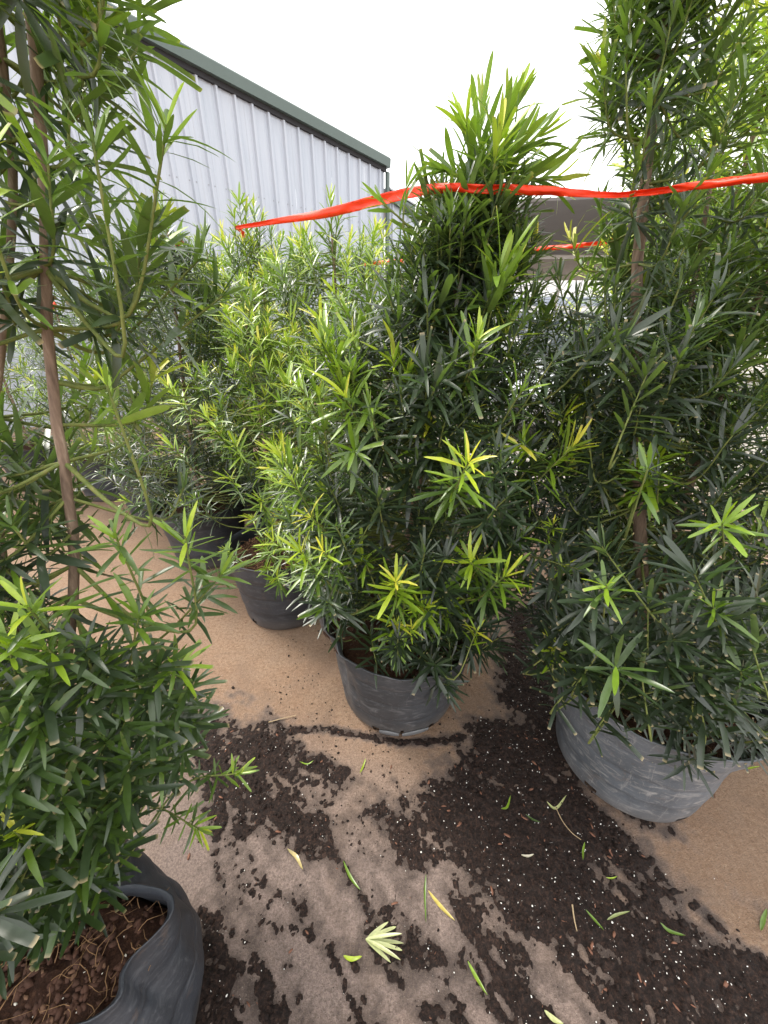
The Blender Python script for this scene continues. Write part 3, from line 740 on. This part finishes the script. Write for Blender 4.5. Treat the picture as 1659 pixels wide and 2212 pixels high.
# --- C, D and neighbours
std_plant('dark green shrub in the third pot, behind the second pot', (-1.10,2.12,SOILZ), 31, 1.70, .44, 240, (.12,0), (.05,.45), .10, .066, True, .05, .65, .0058)
std_plant('far left shrub in the small distant pot near the wall', (-2.36,3.12,SOILZ), 41, 1.65, .42, 110, (0,0), (.1,.6), .3, .075, False, .0, .6, .008)
std_plant('pale green shrub behind the left trunk, against the metal wall', (-3.15,3.35,SOILZ), 42, 1.75, .44, 110, (0,0), (.4,.8), .55, .075, False, .0, .6, .008)
std_plant('shrub in the gap between the third pot and the distant left pot', (-1.75,2.75,SOILZ), 43, 1.55, .42, 110, (0,0), (.1,.55), .2, .075, False, .02, .6, .008)
FULL = env((0, .36), (.2, .45), (.6, .46), (.85, .36), (1, .20))
std_plant('yellow-tipped tall shrub straight behind the centre shrub, left of its tuft', (-.20,2.05,SOILZ), 51, 1.70, .44, 260, (-.03,0), (.4,.9), .5, .068, True, .0, .6, .0062, .95, FULL, lift=.4)
B2, PB2 = std_plant('yellow-tipped tall shrub whose top carries the left end of the orange tape', (-.66,2.42,SOILZ), 52, 1.76, .44, 260, (0,0), (.4,.9), .6, .066, True, .0, .6, .0064, .97, FULL, lift=.45)
for q in ((516,432),(530,455),(505,462)):
    B2.tip(at(*q, Y=2.27), (.05, -.1, 1), PB2, .95, 9, .06, .22, .6, 26)
std_plant('lime-topped shrub behind the dark shrub of the third pot', (-1.15,2.85,SOILZ), 53, 1.74, .44, 150, (.05,0), (.35,.85), .6, .070, False, .0, .6, .0075, .97, FULL, lift=.45)
# --- right hand plants
std_plant('tall sunlit shrub behind the right shrub, reaching the top edge', (1.22,1.60,SOILZ), 61, 2.18, .48, 260, (-.08,0), (.5,.95), .75, .080, True, -.1, .75, .0068, .99, lift=.7)  # young lime leaves; sun from behind is also put into their colour
std_plant('dark shrub at the right edge beside the large right pot', (1.62,1.00,SOILZ), 62, 1.75, .40, 90, (-.1,0), (.05,.5), .15, .075, True, .03, .6, .008)
std_plant('far shrub glimpsed between the right shrub and the parked car', (1.75,2.75,SOILZ), 63, 1.75, .42, 90, (0,0), (.2,.7), .35, .08, False, .0, .6, .009)
std_plant('low dark shrub at the far end of the aisle behind the centre shrub', (.40,2.55,SOILZ), 64, 1.20, .38, 110, (0,0), (.1,.6), .25, .07, False, .02, .6, .008)
# --- F: right shrub
Fp = Plant('dense grey-green shrub in the large scuffed right pot with forked red-brown trunk', (.80,.835,SOILZ+.01), 71)
PF = Fp.trunk([(.80,.835,SOILZ), (.69,.90,.78), (.615,.94,1.10), (.545,.98,1.44), (.515,1.02,1.80), (.52,1.02,1.98)], .019, .006)
PF2 = Fp.trunk([(.815,.85,SOILZ), (.80,.93,.80), (.83,.98,1.25), (.88,1.0,1.70)], .014, .005)
PF3 = Fp.trunk([PF[10], PF[12]+np.array([.06,0,.02]), PF[14]+np.array([.13,.03,.02]), PF[19]+np.array([.17,.05,0])], .010, .004)
Fp.auto(PF, 330, env((0,.30),(.15,.34),(.4,.25),(.62,.16),(.8,.115),(1,.07)), .05, .98, (.03,.4), .064, .08, dark=.05, spacing=.0054, clip=.45, lift=.75, thin=.58, skip=((.78,1.12,-125,40,.7),))  # strong lift: younger tops, with backlight painted into the lime too
Fp.auto(PF2, 250, env((0,.28),(.2,.32),(.5,.26),(.8,.18),(1,.10)), .08, 1., (.05,.5), .066, .12, dark=.03, spacing=.0056, clip=.35, lift=.6, thin=.3, skip=((.85,1.3,-130,35,.4),))
Fp.auto(PF3, 26, env((0,.10),(1,.14)), .3, 1., (.05,.5), .066, .1, dark=.03, spacing=.0058)
for e in ((.50,1.0,2.06),(.58,.98,2.0),(.46,.98,1.86),(.62,1.0,1.9),(.54,1.0,1.84)):
    Fp.shoot(spline([PF[-5], PF[-2]*.6+np.array(e)*.4, e], 8), 0, .2, .6, .35, .075, .0056, 22, 50, .105, .1)
Fp.shoot(spline([PF[-9], (.46,.95,1.62), (.42,.93,1.70)], 9), 0, .05, .4, .3, .06, .009, 30, 60, .12, .0)
for px, py, Y, ag, lf, n, dz in ((1200,1400,.66,1.0,.042,11,.5),(1310,1265,.56,.72,.052,9,.5),(1540,1310,.54,.72,.045,9,.5),(1215,1225,.74,.8,.038,8,.9),(1195,1130,.8,.98,.033,7,.9),
                        (1330,1440,.50,.5,.07,6,-.3),(1270,840,.86,.93,.045,7,1),(1220,900,.86,.95,.045,8,1),(1560,1130,.60,.82,.062,9,.3),(1600,1450,.5,.6,.055,8,.1),(1400,1010,.66,.58,.062,8,.6)):
    pos = at(px, py, Y=Y); Fp.tip(pos, CAMD(pos)*.7+Fp.rg.normal(0, .12, 3)+np.array([0, 0, max(dz, .15)]), PF if px < 1480 else PF2, ag, n, lf, .07, max(.2, ag-.28), 52, .13)
for px, py, Y in ((1350,730,.76),(1400,800,.74),(1340,780,.76),(1290,1290,.58),(1460,1380,.54),(1250,1330,.64),(1500,1240,.56),(1400,1300,.57),(1560,1420,.54),(1300,1180,.62),(1320,1370,.56),(1500,1450,.53)):
    pos = at(px, py, Y=Y); Fp.tip(pos, CAMD(pos)*.5+Fp.rg.normal(0, .35, 3)+np.array([0, 0, .7]), PF if px < 1450 else PF2, .20, 9, .066, .14, .04, 45, .125, clip=.5, spacing=.0045)
for px, py, Y in ((1210,960,.9),(1190,1050,.86),(1215,1150,.8),(1180,1000,.95),(1210,1280,.7),(1230,1380,.64),(1270,1440,.58),(1350,1480,.55),(1430,1490,.53),(1510,1500,.52),(1590,1520,.50),(1300,1400,.56),(1560,1350,.54),(1620,1380,.52),(1440,1430,.53),(1380,1420,.54),(1250,1230,.68),(1640,1300,.55)):
    pos = at(px, py, Y=Y); Fp.tip(pos, CAMD(pos)*.5+Fp.rg.normal(0, .35, 3)+np.array([.1, 0, .35]), PF if px < 1450 else PF2, .22, 8, .064, .14, .04, 45, .125, clip=.5, spacing=.0048)
PLANTS.append(Fp)
# --- E: left foreground shrub
E = Plant('large foreground shrub at the left with a bare leaning tan trunk', (-.62,.28,SOILZ-.03), 81)
PE = E.trunk([(-.62,.28,SOILZ-.04), (-.55,.40,.65), (-.48,.50,.96), (-.44,.54,1.25), (-.375,.60,1.61), (-.35,.63,1.95)], .0088, .005)
PE2 = E.trunk([(-.60,.29,SOILZ-.04), (-.62,.46,.7), (-.60,.56,1.1), (-.46,.60,1.45), (-.40,.62,1.75)], .007, .004)
SK = ((.80,1.36,-46,70,.86), (.3,.56,-30,80,.85), (.62,1.22,40,85,.95))
E.auto(PE, 230, env((0,.17),(.12,.23),(.24,.25),(.36,.15),(.5,.14),(.62,.15),(.8,.13),(1,.08)), .10, 1., (.15,.6), .058, .2, dark=.0, spacing=.0055, clip=.3, droop=.03, lift=.35, thin=.66, skip=SK, wr=.125)
E.auto(PE2, 190, env((0,.16),(.2,.22),(.5,.16),(.8,.12),(1,.10)), .12, 1., (.15,.6), .058, .2, dark=.0, spacing=.0056, clip=.25, droop=.03, lift=.4, thin=.72, skip=SK, wr=.125)
for px, py, Y, ag, lf, d in ((520,1670,.50,.86,.042,(1,-.1,.35)),(430,1790,.44,.90,.042,(.8,-.3,.1)),(390,1440,.46,.84,.045,(1,-.2,.3)),(60,1310,.38,.88,.06,(.1,-.3,1)),(20,1400,.36,.93,.055,(.4,-.2,.8)),
                     (230,830,.42,.86,.03,(.1,-.2,1)),(360,270,.5,.68,.055,(.5,-.1,.8)),(250,1160,.44,.72,.05,(.1,-.2,1)),(400,1160,.47,.84,.05,(.2,-.1,1)),(480,1240,.52,.62,.055,(.8,0,.7)),
                     (300,1330,.42,.6,.055,(.5,-.2,.8)),(220,1430,.40,.55,.058,(.3,-.3,.9)),(200,300,.46,.6,.05,(.2,-.1,1)),(100,1400,.37,.7,.06,(.2,-.4,.8)),(480,640,.62,.5,.055,(1,.1,.5)),(430,560,.62,.55,.055,(1,0,.6))):
    pos = at(px, py, Y=Y); E.tip(pos, d, PE, ag, 10, lf, .15, .35, 42, .13, spacing=.0062)
for px, py, Y in ((135,1720,.33),(100,1880,.31),(60,1650,.32),(230,1600,.38),(330,1560,.43),(180,1500,.38),(300,1650,.41),(90,1560,.34),(380,1530,.46),(420,1560,.48),(200,1780,.34),(60,1500,.35),(270,1480,.42),(340,1440,.44),(150,1620,.36)):
    pos = at(px, py, Y=Y); E.tip(pos, CAMD(pos)*.7+np.array([.5, .1, .6]), PE, .40, 13, .058, .09, .22, 62, .13, clip=.4, spacing=.0055)
for px, py, Y in ((120,1840,.32),(40,1800,.30),(160,1900,.31),(60,1930,.29),(250,1700,.38),(350,1640,.43),(400,1620,.46),(270,1560,.40),(410,1480,.48),(20,1560,.33),(110,1480,.36),(330,1500,.44),(200,1700,.36),(30,1900,.28),(110,1950,.29),(190,1860,.32),(20,1700,.30),(230,1780,.35),(80,1760,.32),(280,1720,.39),(150,1780,.34),(40,2000,.28),(220,1900,.33),(170,1960,.31),(90,2020,.29),(250,1840,.36)):
    pos = at(px, py, Y=Y); E.tip(pos, CAMD(pos)*.5+np.array([.5, .1, .7]), PE, .42, 12, .054, .13, .2, 55, .135, clip=.4, spacing=.0055)
PLANTS.append(E)

# ------------------------------------------------------------------ build plants
allL = [np.concatenate(p.leaves) for p in PLANTS]
allL = [L[(np.linalg.norm(L[:, :3]+L[:, 3:6]*L[:, 9:10]-np.array([0, 0, H]), axis=1) > .36)] for L in allL]      # nothing grows right against the lens
for L in allL:                                         # keep leaves out of the ground
    L[:, 5] = np.where(L[:, 2]+L[:, 5]*L[:, 9] < .02, np.abs(L[:, 5])*.3, L[:, 5])
depth = np.full((130, 98), 1e9); info = []
for L in allL:
    mid = L[:, :3]+L[:, 3:6]*L[:, 9:10]*.5
    u, v, z = project(mid)
    inn = (u > 2) & (u < 766) & (v > 2) & (v < 1022) & (z > .08)
    ci = np.clip((v/8).astype(int), 0, 129); cj = np.clip((u/8).astype(int), 0, 97)
    np.minimum.at(depth, (ci[inn], cj[inn]), z[inn]); info.append((u, v, z, inn, ci, cj))
QUADF = TPL[0][1]
LOWI = np.concatenate([[3*r, 3*r+1, 3*r+2] for r in (0, 2, 4, 6, 7)])
LOWF = np.array([(3*i+j, 3*i+j+1, 3*i+j+4, 3*i+j+3) for i in range(4) for j in range(2)])
for p, L, (u, v, z, inn, ci, cj) in zip(PLANTS, allL, info):
    root = empty(p.name, tuple(p.base)); tag(root, p.label, 'shrub', p.group)
    tip_u, tip_v, _ = project(L[:, :3]+L[:, 3:6]*L[:, 9:10]); bu, bv, _ = project(L[:, :3])
    plen = np.hypot(tip_u-bu, tip_v-bv)
    score = np.where(inn & (z < depth[ci, cj]+.07), plen, 0)
    order = np.argsort(-score)[:300]; order = order[score[order] > 4]
    ispart = np.zeros(len(L), bool); ispart[order] = True
    # stuff foliage
    rest = L[~ispart]; VV = []; CC = []; FF = []; off = 0
    for k in range(8):
        q = rest[rest[:, 12] == k]
        if not len(q): continue
        Vt, Ft, S = TPL[k][0][LOWI], LOWF, TPL[k][2][LOWI]
        X = Vt[None, :, 0]*q[:, 9:10] + Vt[None, :, 3]*q[:, 10:11]; Yy = Vt[None, :, 1]*q[:, 9:10]; Zz = Vt[None, :, 2]*q[:, 9:10] + Vt[None, :, 4]*q[:, 10:11]
        a = q[:, 3:6]; nn = q[:, 6:9]; xx = np.cross(a, nn)
        W = q[:, None, :3] + X[..., None]*xx[:, None] + Yy[..., None]*a[:, None] + Zz[..., None]*nn[:, None]
        VV.append(W.reshape(-1, 3)-p.base); CC.append(leaf_cols(q[:, 11], S, k in (4, 5)).reshape(-1, 4))
        FF.append((Ft[None]+(off+np.arange(len(q))*len(Vt))[:, None, None]).reshape(-1, 4)); off += len(q)*len(Vt)
    me = mesh_np('foliage', np.concatenate(VV), np.concatenate(FF), True, LEAF, {'Col': ('FLOAT_COLOR', np.concatenate(CC))})
    tag(link('foliage', me, root), kind='stuff')
    for i in order:
        r = L[i]; rq = int(np.argmin(np.abs(np.array([.085, .11, .14])-r[10]/r[9])))
        o = bpy.data.objects.new('leaf', leaf_mesh(int(r[12]), int(round(r[11]*12)), rq)); COL.objects.link(o); o.parent = root
        a = r[3:6]; nn = r[6:9]; xx = np.cross(a, nn); s_ = r[9]; pos = r[:3]-p.base
        o.matrix_basis = Matrix(((xx[0]*s_, a[0]*s_, nn[0]*s_, pos[0]), (xx[1]*s_, a[1]*s_, nn[1]*s_, pos[1]), (xx[2]*s_, a[2]*s_, nn[2]*s_, pos[2]), (0, 0, 0, 1)))
    for P, r in p.trunks:
        Vt, Ft = tube_np(P-p.base, r, 10); link('trunk', mesh_np('trunk', Vt, Ft, True, BARK), root)
    if p.near:
        for P, r in p.br:
            Vt, Ft = tube_np(P-p.base, r, 5); link('branch', mesh_np('branch', Vt, Ft, True, TWIG), root)
    else:
        VV = []; FF = []; off = 0
        for P, r in p.br:
            Vt, Ft = tube_np(P-p.base, r, 4); VV.append(Vt); FF.append(np.array(Ft)+off); off += len(Vt)
        tag(link('branches', mesh_np('branches', np.concatenate(VV), np.concatenate(FF), True, TWIG), root), kind='stuff')

FLAP = simple('flap_plastic', (.17, .175, .185), .4, 0, .2, 40)
# ------------------------------------------------------------------ pots under the plants
rA, soA, radA = make_pot('crumpled black pot of the centre shrub with torn bottom edge', (.058,1.098), .262, .212, .395, .3, 3, POT, .010,
         dents=((205,.62,16,.25,.030),(182,.85,14,.25,-.020),(228,1.0,20,.2,-.012)), holes=((247,.020,.018,.016),(300,.022,.017,.014)), slits=((270,0,.045,.016),), rimdip=((195,38,-.06),(275,50,.03)), crumple=((205,42,.007),),
         flaps=((250,268.5,.030,FLAP),(271.5,297,.030,FLAP)))
rB, soB, _ = make_pot('black pot with torn rim showing brown coir, second along the row', (-.50,1.61), .235, .20, .375, 0, 5, POTD, .006, dents=((195,.98,20,.2,-.02),), holes=((232,.028,.016,.014),), rimdip=((205,9,.10),))
make_pot('dark black pot third along the row, partly hidden by left leaves', (-1.10,2.12), .235, .20, .375, .2, 7, POTD, .005)
make_pot('small distant black pot at the far left', (-2.36,3.12), .235, .20, .375, .1, 8, POTD, .004)
rF, soF, radF = make_pot('large scuffed grey-faded pot of the right shrub', (.805,.825), .250, .21, .375, .15, 9, POTF, .008, dents=((250,.75,14,.2,.010),(300,.6,20,.2,.010)), holes=((283,.024,.018,.015),(215,.025,.017,.014)), tilt=(R(-1.5), R(1)), crumple=((262,30,.003),))
rE, soE, radE = make_pot('folded black pot at the lower left corner with caved-in rim', (-.605,.245), .245, .215, .36, .25, 12, POTD, .008, soil=.80,
         dents=((56,1.05,27,.40,.135),(-27,1.05,22,.40,.125),(3,1.05,10,.38,.070),(20,.35,50,.3,-.014)), crumple=((20,60,.005),), holes=((40,.19,.022,.016),), slits=((352,.10,.17,.003),))
for lab, c, sd_ in (('black pot at the right picture edge behind the large pot', (1.55,.99), 13), ('black pot of the tall sunlit shrub behind the right shrub', (1.22,1.60), 14),
                    ('black pot hidden behind the centre pot', (-.20,2.045), 15), ('black pot behind the second pot of the row', (-.66,2.415), 16), ('black pot behind the third pot of the row', (-1.15,2.845), 17),
                    ('black pot between the third pot and the far left pot', (-1.75,2.745), 18), ('black pot nearest the metal wall at the far left', (-3.15,3.345), 19),
                    ('black pot of the far shrub near the parked car', (1.75,2.745), 20), ('black pot of the low shrub at the end of the aisle', (.40,2.545), 22)):
    make_pot(lab, c, .235, .20, .375, sd_*.1, sd_, POTD, .005)

# coir and root fibres in the two open pots
def fibres(parent, n, fn, seed, col, name='root_fibre'):
    rg = np.random.default_rng(seed); VV = []; FF = []; off = 0
    for i in range(n):
        p0 = fn(rg); a = rg.uniform(0, 6.28); l = rg.uniform(.02, .075)
        d = np.array([math.cos(a), math.sin(a), 0]); e = np.array([-d[1], d[0], 0])
        P = [p0+np.array([0, 0, .002]), p0+d*l*.35+e*l*rg.normal(0, .15)+np.array([0, 0, rg.uniform(.003, .016)]), p0+d*l*.7+e*l*rg.normal(0, .3)+np.array([0, 0, rg.uniform(.002, .014)]), p0+d*l+e*l*rg.normal(0, .4)]
        V, F_ = tube_np(spline(P, 7), np.linspace(.0007, .0003, 7)*rg.uniform(.5, 1.5), 4); VV.append(V); FF.append(np.array(F_)+off); off += len(V)
    return tag(link(name, mesh_np(name, np.concatenate(VV), np.concatenate(FF), True, col), parent), kind='stuff')
FIB = simple('root_fibre', (.30, .17, .08), .8, 0, .4, 50)
def inE(rg):
    a = rg.uniform(0, 6.28); rm = float(radE(np.array([a]), np.array([.36*.80]), .022)[0]); r = rm*math.sqrt(rg.random())
    return np.array([r*math.cos(a), r*math.sin(a), .36*.80+.002+.030*max(0, 1-r/rm)**.7])
fibres(soE, 150, inE, 3, FIB)
def inB(rg):
    a = rg.uniform(0, 6.28); r = .21*math.sqrt(rg.random()); return np.array([r*math.cos(a), r*math.sin(a), .375*.86+.004+.030*max(0, 1-r/.22)**.7])
fibres(soB, 220, inB, 4, FIB)
def chips(parent, n, fn, seed, mat, size, name='bark_chunk'):
    rg = np.random.default_rng(seed); VV = []; FF = []; off = 0
    for i in range(n):
        p0 = fn(rg); s_ = size*rg.uniform(.4, 1.3); V = IV*(1+.3*rg.uniform(-1, 1, (len(IV), 1)))*np.array([s_, s_*.5, s_*.35])
        M = np.array(Matrix.Rotation(rg.uniform(0, 6.28), 3, 'Z') @ Matrix.Rotation(rg.uniform(-.8, .8), 3, 'Y'))
        VV.append(V@M.T+p0); FF.append(IF+off); off += len(IV)
    return tag(link(name, mesh_np(name, np.concatenate(VV), np.concatenate(FF), False, mat), parent), kind='stuff')
chips(soE, 900, inE, 6, simple('bark_chunk', (.075, .033, .02), .85, 0, .7, 40), .010)
chips(soE, 160, inE, 16, simple('pale_chunk', (.16, .085, .05), .85, 0, .5, 40), .008, 'wood_chip')
chips(soE, 60, inE, 7, simple('perlite_in_pot', (.7, .66, .58), .8), .0032, 'perlite')
def filler(rad_, h_):
    def f(rg):
        a = rg.uniform(0, 6.28); rm = float(rad_(np.array([a]), np.array([h_*.86]), .022)[0]); r = rm*math.sqrt(rg.random())
        return np.array([r*math.cos(a), r*math.sin(a), h_*.86+.002+.030*max(0, 1-r/rm)**.7])
    return f
DCH = simple('dark_chunk', (.06, .030, .02), .85, 0, .7, 40)
chips(soA, 350, filler(radA, .395), 26, DCH, .008); chips(soF, 450, filler(radF, .375), 27, DCH, .009)
fibres(soF, 60, filler(radF, .375), 28, FIB); chips(soA, 30, filler(radA, .395), 29, simple('perlite_grain_in_pot', (.7, .66, .58), .8), .003, 'perlite')
chips(soB, 200, inB, 8, simple('coir_chunk', (.20, .10, .06), .9, 0, .5, 70), .008)

# ------------------------------------------------------------------ orange tape
def tape_mat():
    m, n, b = material('orange_tape')
    f = noise(n, 1.0, 3, .5, stretch(n, obj_pos(n), (40, 40, 200)))
    n.links.new(mixc(n, f, (.86, .035, .006), (.95, .075, .012)), b.inputs['Base Color']); b.inputs['Roughness'].default_value = .38
    tr = n.nodes.new('ShaderNodeBsdfTranslucent'); tr.inputs[0].default_value = (.95, .10, .015, 1)
    ms = n.nodes.new('ShaderNodeMixShader'); ms.inputs[0].default_value = .3
    n.links.new(b.outputs[0], ms.inputs[1]); n.links.new(tr.outputs[0], ms.inputs[2]); n.links.new(ms.outputs[0], n.nodes['Material Output'].inputs[0])
    return m
TAPE = tape_mat()
def ribbon(name, label, pts, wid, tilt, seed, group=None):
    n = 160; P = spline(pts, n); T = np.gradient(P, axis=0); T /= np.linalg.norm(T, axis=1)[:, None]
    t = np.linspace(0, len(pts)-1, n); W = .78*np.interp(t, range(len(pts)), wid); tl = np.interp(t, range(len(pts)), tilt)
    up = np.array([0, 0, 1.]); side = np.cross(T, up); side /= np.linalg.norm(side, axis=1)[:, None]; upn = np.cross(side, T)
    tl = tl + .35*vnoise(t*2.2, 0*t, seed) + .12*vnoise(t*9, 0*t, seed+2)
    D = np.cos(tl)[:, None]*upn + np.sin(tl)[:, None]*side; Nn = np.cross(D, T)
    cols = np.array([-.5, -.3, -.1, .1, .3, .5]); V = []
    for th_ in (1, -1):
        for c in cols:
            wob = .0030*vnoise(t*9, np.full(n, c*4), seed+4) + .0035*math.cos(c*5.)*np.sin(t*2.1+seed)
            V.append(P + D*(W*c)[:, None] + Nn*(wob+th_*.0003)[:, None])
    V = np.stack(V, 1); k = 12; F = []
    ring = list(range(6)) + list(range(11, 5, -1))
    for i in range(n-1):
        for j in range(12):
            a, b_ = ring[j], ring[(j+1) % 12]; F.append((i*k+a, i*k+b_, (i+1)*k+b_, (i+1)*k+a))
    o = link(name, mesh_np(name, V.reshape(-1, 3), np.array(F), True, TAPE)); tag(o, label, 'tape', group); return o
Q = lambda x, y, Y: at(x, y, Y=Y)
ribbon('barrier_tape', 'long orange tape strung across the tops of the shrubs', [Q(523,500,2.33), Q(512,494,2.30), Q(516,491,2.24), Q(590,479,2.05), Q(700,461,1.75), Q(800,437,1.42), Q(890,416,1.12), Q(960,406,.955), Q(1040,408,.93), Q(1090,409,.93), Q(1190,413,.92), Q(1335,421,.905), Q(1480,404,.82), Q(1659,384,.72), Q(1800,368,.66)],
       [.018,.020,.018,.026,.036,.034,.026,.019,.017,.021,.018,.011,.014,.015,.015], [.2,.2,.2,.1,0,.1,.15,.2,.1,.1,.2,.5,.2,.1,.1], 3)
ribbon('barrier_tape', 'short loose orange tape tail hanging at the left tape end', [Q(520,491,2.24), Q(523,500,2.23), Q(527,513,2.235)], [.02,.028,.02], [.2,.1,.3], 5)
ribbon('barrier_tape', 'second orange tape farther back, right of the centre shrub', [Q(1060,553,2.1), Q(1110,543,2.0), Q(1200,535,1.85), Q(1290,526,1.7), Q(1350,514,1.6)], [.018,.022,.022,.02,.015], [.1]*5, 7)
ribbon('barrier_tape', 'far orange tape piece just left of the centre shrub', [Q(780,572,2.5), Q(830,567,2.4), Q(900,562,2.3)], [.02,.028,.024], [.1]*3, 9)
ribbon('barrier_tape', 'orange tape scrap among the leaves by the left trunk', [Q(345,541,2.2), Q(375,529,2.15), Q(395,522,2.1)], [.022,.03,.02], [.1]*3, 11)
ribbon('barrier_tape', 'distant orange tape bit directly behind the left trunk', [Q(90,690,2.9), Q(107,668,2.9), Q(120,655,2.9)], [.03,.04,.03], [.1]*3, 13)

# ------------------------------------------------------------------ fallen leaves on the ground
FL = 0
def fallen(label, pts, width, age, col=None, curl=.006, name='fallen_leaf', cat='leaf'):
    """pts: photo pixels along the leaf"""
    global FL; FL += 1
    g = np.array([at(x, y, Z=.004) for x, y in pts]); P = spline(g, 9)
    base = float(zof(P[:, :2]).max()) + .0025
    t = np.linspace(0, 1, 9); P[:, 2] = base + curl*(t-.45)**2*3
    T = np.gradient(P, axis=0); T /= np.linalg.norm(T, axis=1)[:, None]; S_ = np.cross(T, [0, 0, 1.]); S_ /= np.linalg.norm(S_, axis=1)[:, None]
    wd = np.interp(t, [0, .1, .45, .85, 1], [.15, .55, 1, .6, .08])*width
    V = []; 
    for e, zz in ((-1, .0012), (0, 0), (1, .0012)):
        q = P+S_*(wd*.5*e)[:, None]; q[:, 2] += zz; V.append(q)
    V = np.stack(V, 1).reshape(-1, 3); V2 = V.copy(); V2[:, 2] -= .0006
    F_ = [(3*i+j, 3*i+j+1, 3*i+j+4, 3*i+j+3) for i in range(8) for j in range(2)]; nV = len(V)
    F_ += [(a+nV, d+nV, c+nV, b_+nV) for a, b_, c, d in F_]
    c = np.array(col if col else age_col(np.array(age)), float)
    Cc = np.tile(np.array([*c, 1]), (2*nV, 1)); Cc[:, :3] *= (1+.15*vnoise(np.arange(2*nV)*.9, np.zeros(2*nV), FL))[:, None]
    loc = P[0].copy(); loc[2] = 0
    o = link(name, mesh_np(name, np.concatenate([V, V2])-loc, np.array(F_), True, LEAF, {'Col': ('FLOAT_COLOR', Cc)})); o.location = loc
    return tag(o, label, cat, 'fallen leaves on the concrete')
STRAW = (.52, .42, .20); PALE = (.50, .52, .24)
fallen('straight green fallen leaf alone on the damp concrete, left of middle', [(742,1862),(757,1895),(778,1925)], .008, .62)
fallen('small yellow-green fallen leaf just below the centre pot', [(790,1640),(783,1658),(777,1672)], .006, .86)
fallen('short green fallen leaf beside the left soil smear', [(648,1648),(664,1652),(678,1646)], .005, .7)
fallen('curled straw-coloured fallen leaf on the left soil smear', [(622,1838),(640,1850),(655,1885)], .010, .5, STRAW, .02)
fallen('long straw-yellow fallen leaf at the bottom middle', [(925,1925),(950,1955),(982,1990)], .009, .8, (.50,.40,.10))
fallen('thin dark green fallen leaf crossing the straw-yellow leaf', [(920,1890),(918,1930),(920,1995)], .006, .55)
fallen('yellow-green fallen leaf below the pale leaf sprig', [(742,2066),(760,2072),(782,2068)], .009, .9)
fallen('folded bright green fallen leaf in the middle of the soil', [(1082,1750),(1095,1745),(1102,1722)], .007, .72)
fallen('pale curved fallen leaf at the foot of the large right pot', [(1180,1735),(1200,1748),(1222,1722)], .008, .85, PALE)
fallen('blue-green fallen leaf in the soil left of the right pot', [(1135,1762),(1150,1772),(1166,1780)], .006, .4)
fallen('white dry fallen leaf sliver in the soil', [(1125,1850),(1140,1851),(1152,1849)], .006, .5, (.66,.60,.50))
fallen('green fallen leaf standing at the soil edge by the tan concrete', [(1262,1822),(1259,1840),(1258,1862)], .006, .68)
fallen('small yellow-green fallen leaf at the right soil edge', [(1308,1897),(1320,1898),(1332,1896)], .004, .84)
fallen('green fallen leaf in the lower right soil', [(1425,1996),(1445,2012),(1478,2024)], .008, .55)
fallen('thin green fallen leaf right of the brown bark pieces', [(1264,1968),(1285,1990),(1302,2012)], .006, .6)
fallen('pale olive fallen leaf in the right soil', [(1310,1990),(1330,1978),(1358,1972)], .006, .6, (.30,.34,.14))
fallen('long bright green fallen leaf at the bottom middle', [(1010,2078),(1028,2110),(1052,2152)], .008, .72)
fallen('pale green fallen leaf at the very bottom edge', [(1175,2185),(1195,2202),(1215,2214)], .010, .8, PALE)
fallen('wide green fallen leaf at the right picture edge', [(1655,1965),(1648,1990),(1642,2012)], .010, .6)
fallen('grey-green fallen leaf between two pots in the dark soil', [(1085,1440),(1092,1452),(1096,1462)], .006, .4)
fallen('short yellow fallen leaf beside the right pot base', [(1612,1662),(1625,1658),(1640,1657)], .006, .85)
# the pale sprig
sp = empty('fallen_sprig', tuple(at(790, 2030, Z=0))); tag(sp, 'pale yellow-green sprig of leaves lying at the bottom middle', 'sprig')
b0 = at(790, 2030, Z=.006)
for i, (ex, ey) in enumerate(((838,1988),(855,2000),(868,2015),(872,2032),(868,2050),(868,2072),(845,2075))):
    e = at(ex, ey, Z=.012); d = e-b0; L_ = np.linalg.norm(d); a = d/L_; nn = np.array([0, 0, 1.])-a*a[2]; nn /= np.linalg.norm(nn); xx = np.cross(a, nn)
    V = leaf_local([0, 3, 6][i % 3], L_, .0075); W_ = V[:, :1]*xx+V[:, 1:2]*a+V[:, 2:]*nn + (b0-np.array(sp.location)) + np.array([0, 0, .003*(i % 3)])
    W_[:, 2] = np.maximum(W_[:, 2], .003)
    Cc = np.tile(np.array([.50, .53, .27, 1]), (len(V), 1))
    link('leaf', mesh_np('leaf', W_, QUADF, True, LEAF, {'Col': ('FLOAT_COLOR', Cc)}), sp)
# dry twigs
def twig(label, pts, r=.0014, col=None):
    P = spline([at(x, y, Z=.006) for x, y in pts], 14); P[:, 2] = zof(P[:, :2]).max()+.003
    loc = P[0].copy(); loc[2] = 0; V, F_ = tube_np(P-loc, np.linspace(r, r*.6, 14), 5)
    o = link('dry_twig', mesh_np('dry_twig', V, np.array(F_), True, TW)); o.location = loc; tag(o, label, 'twig', 'dry twigs on the soil')
TW = simple('dry_twig', (.40, .30, .18), .8, 0, .3)
twig('thin dry twig trailing through the soil below the right pot', [(1200,1745),(1215,1775),(1235,1800),(1255,1815)])
twig('short pinkish dry twig standing in the lower right soil', [(1236,1955),(1240,1985),(1246,2012)], .002)
twig('dark twig on the tan concrete left of the centre pot', [(580,1560),(610,1552),(640,1545)], .002)
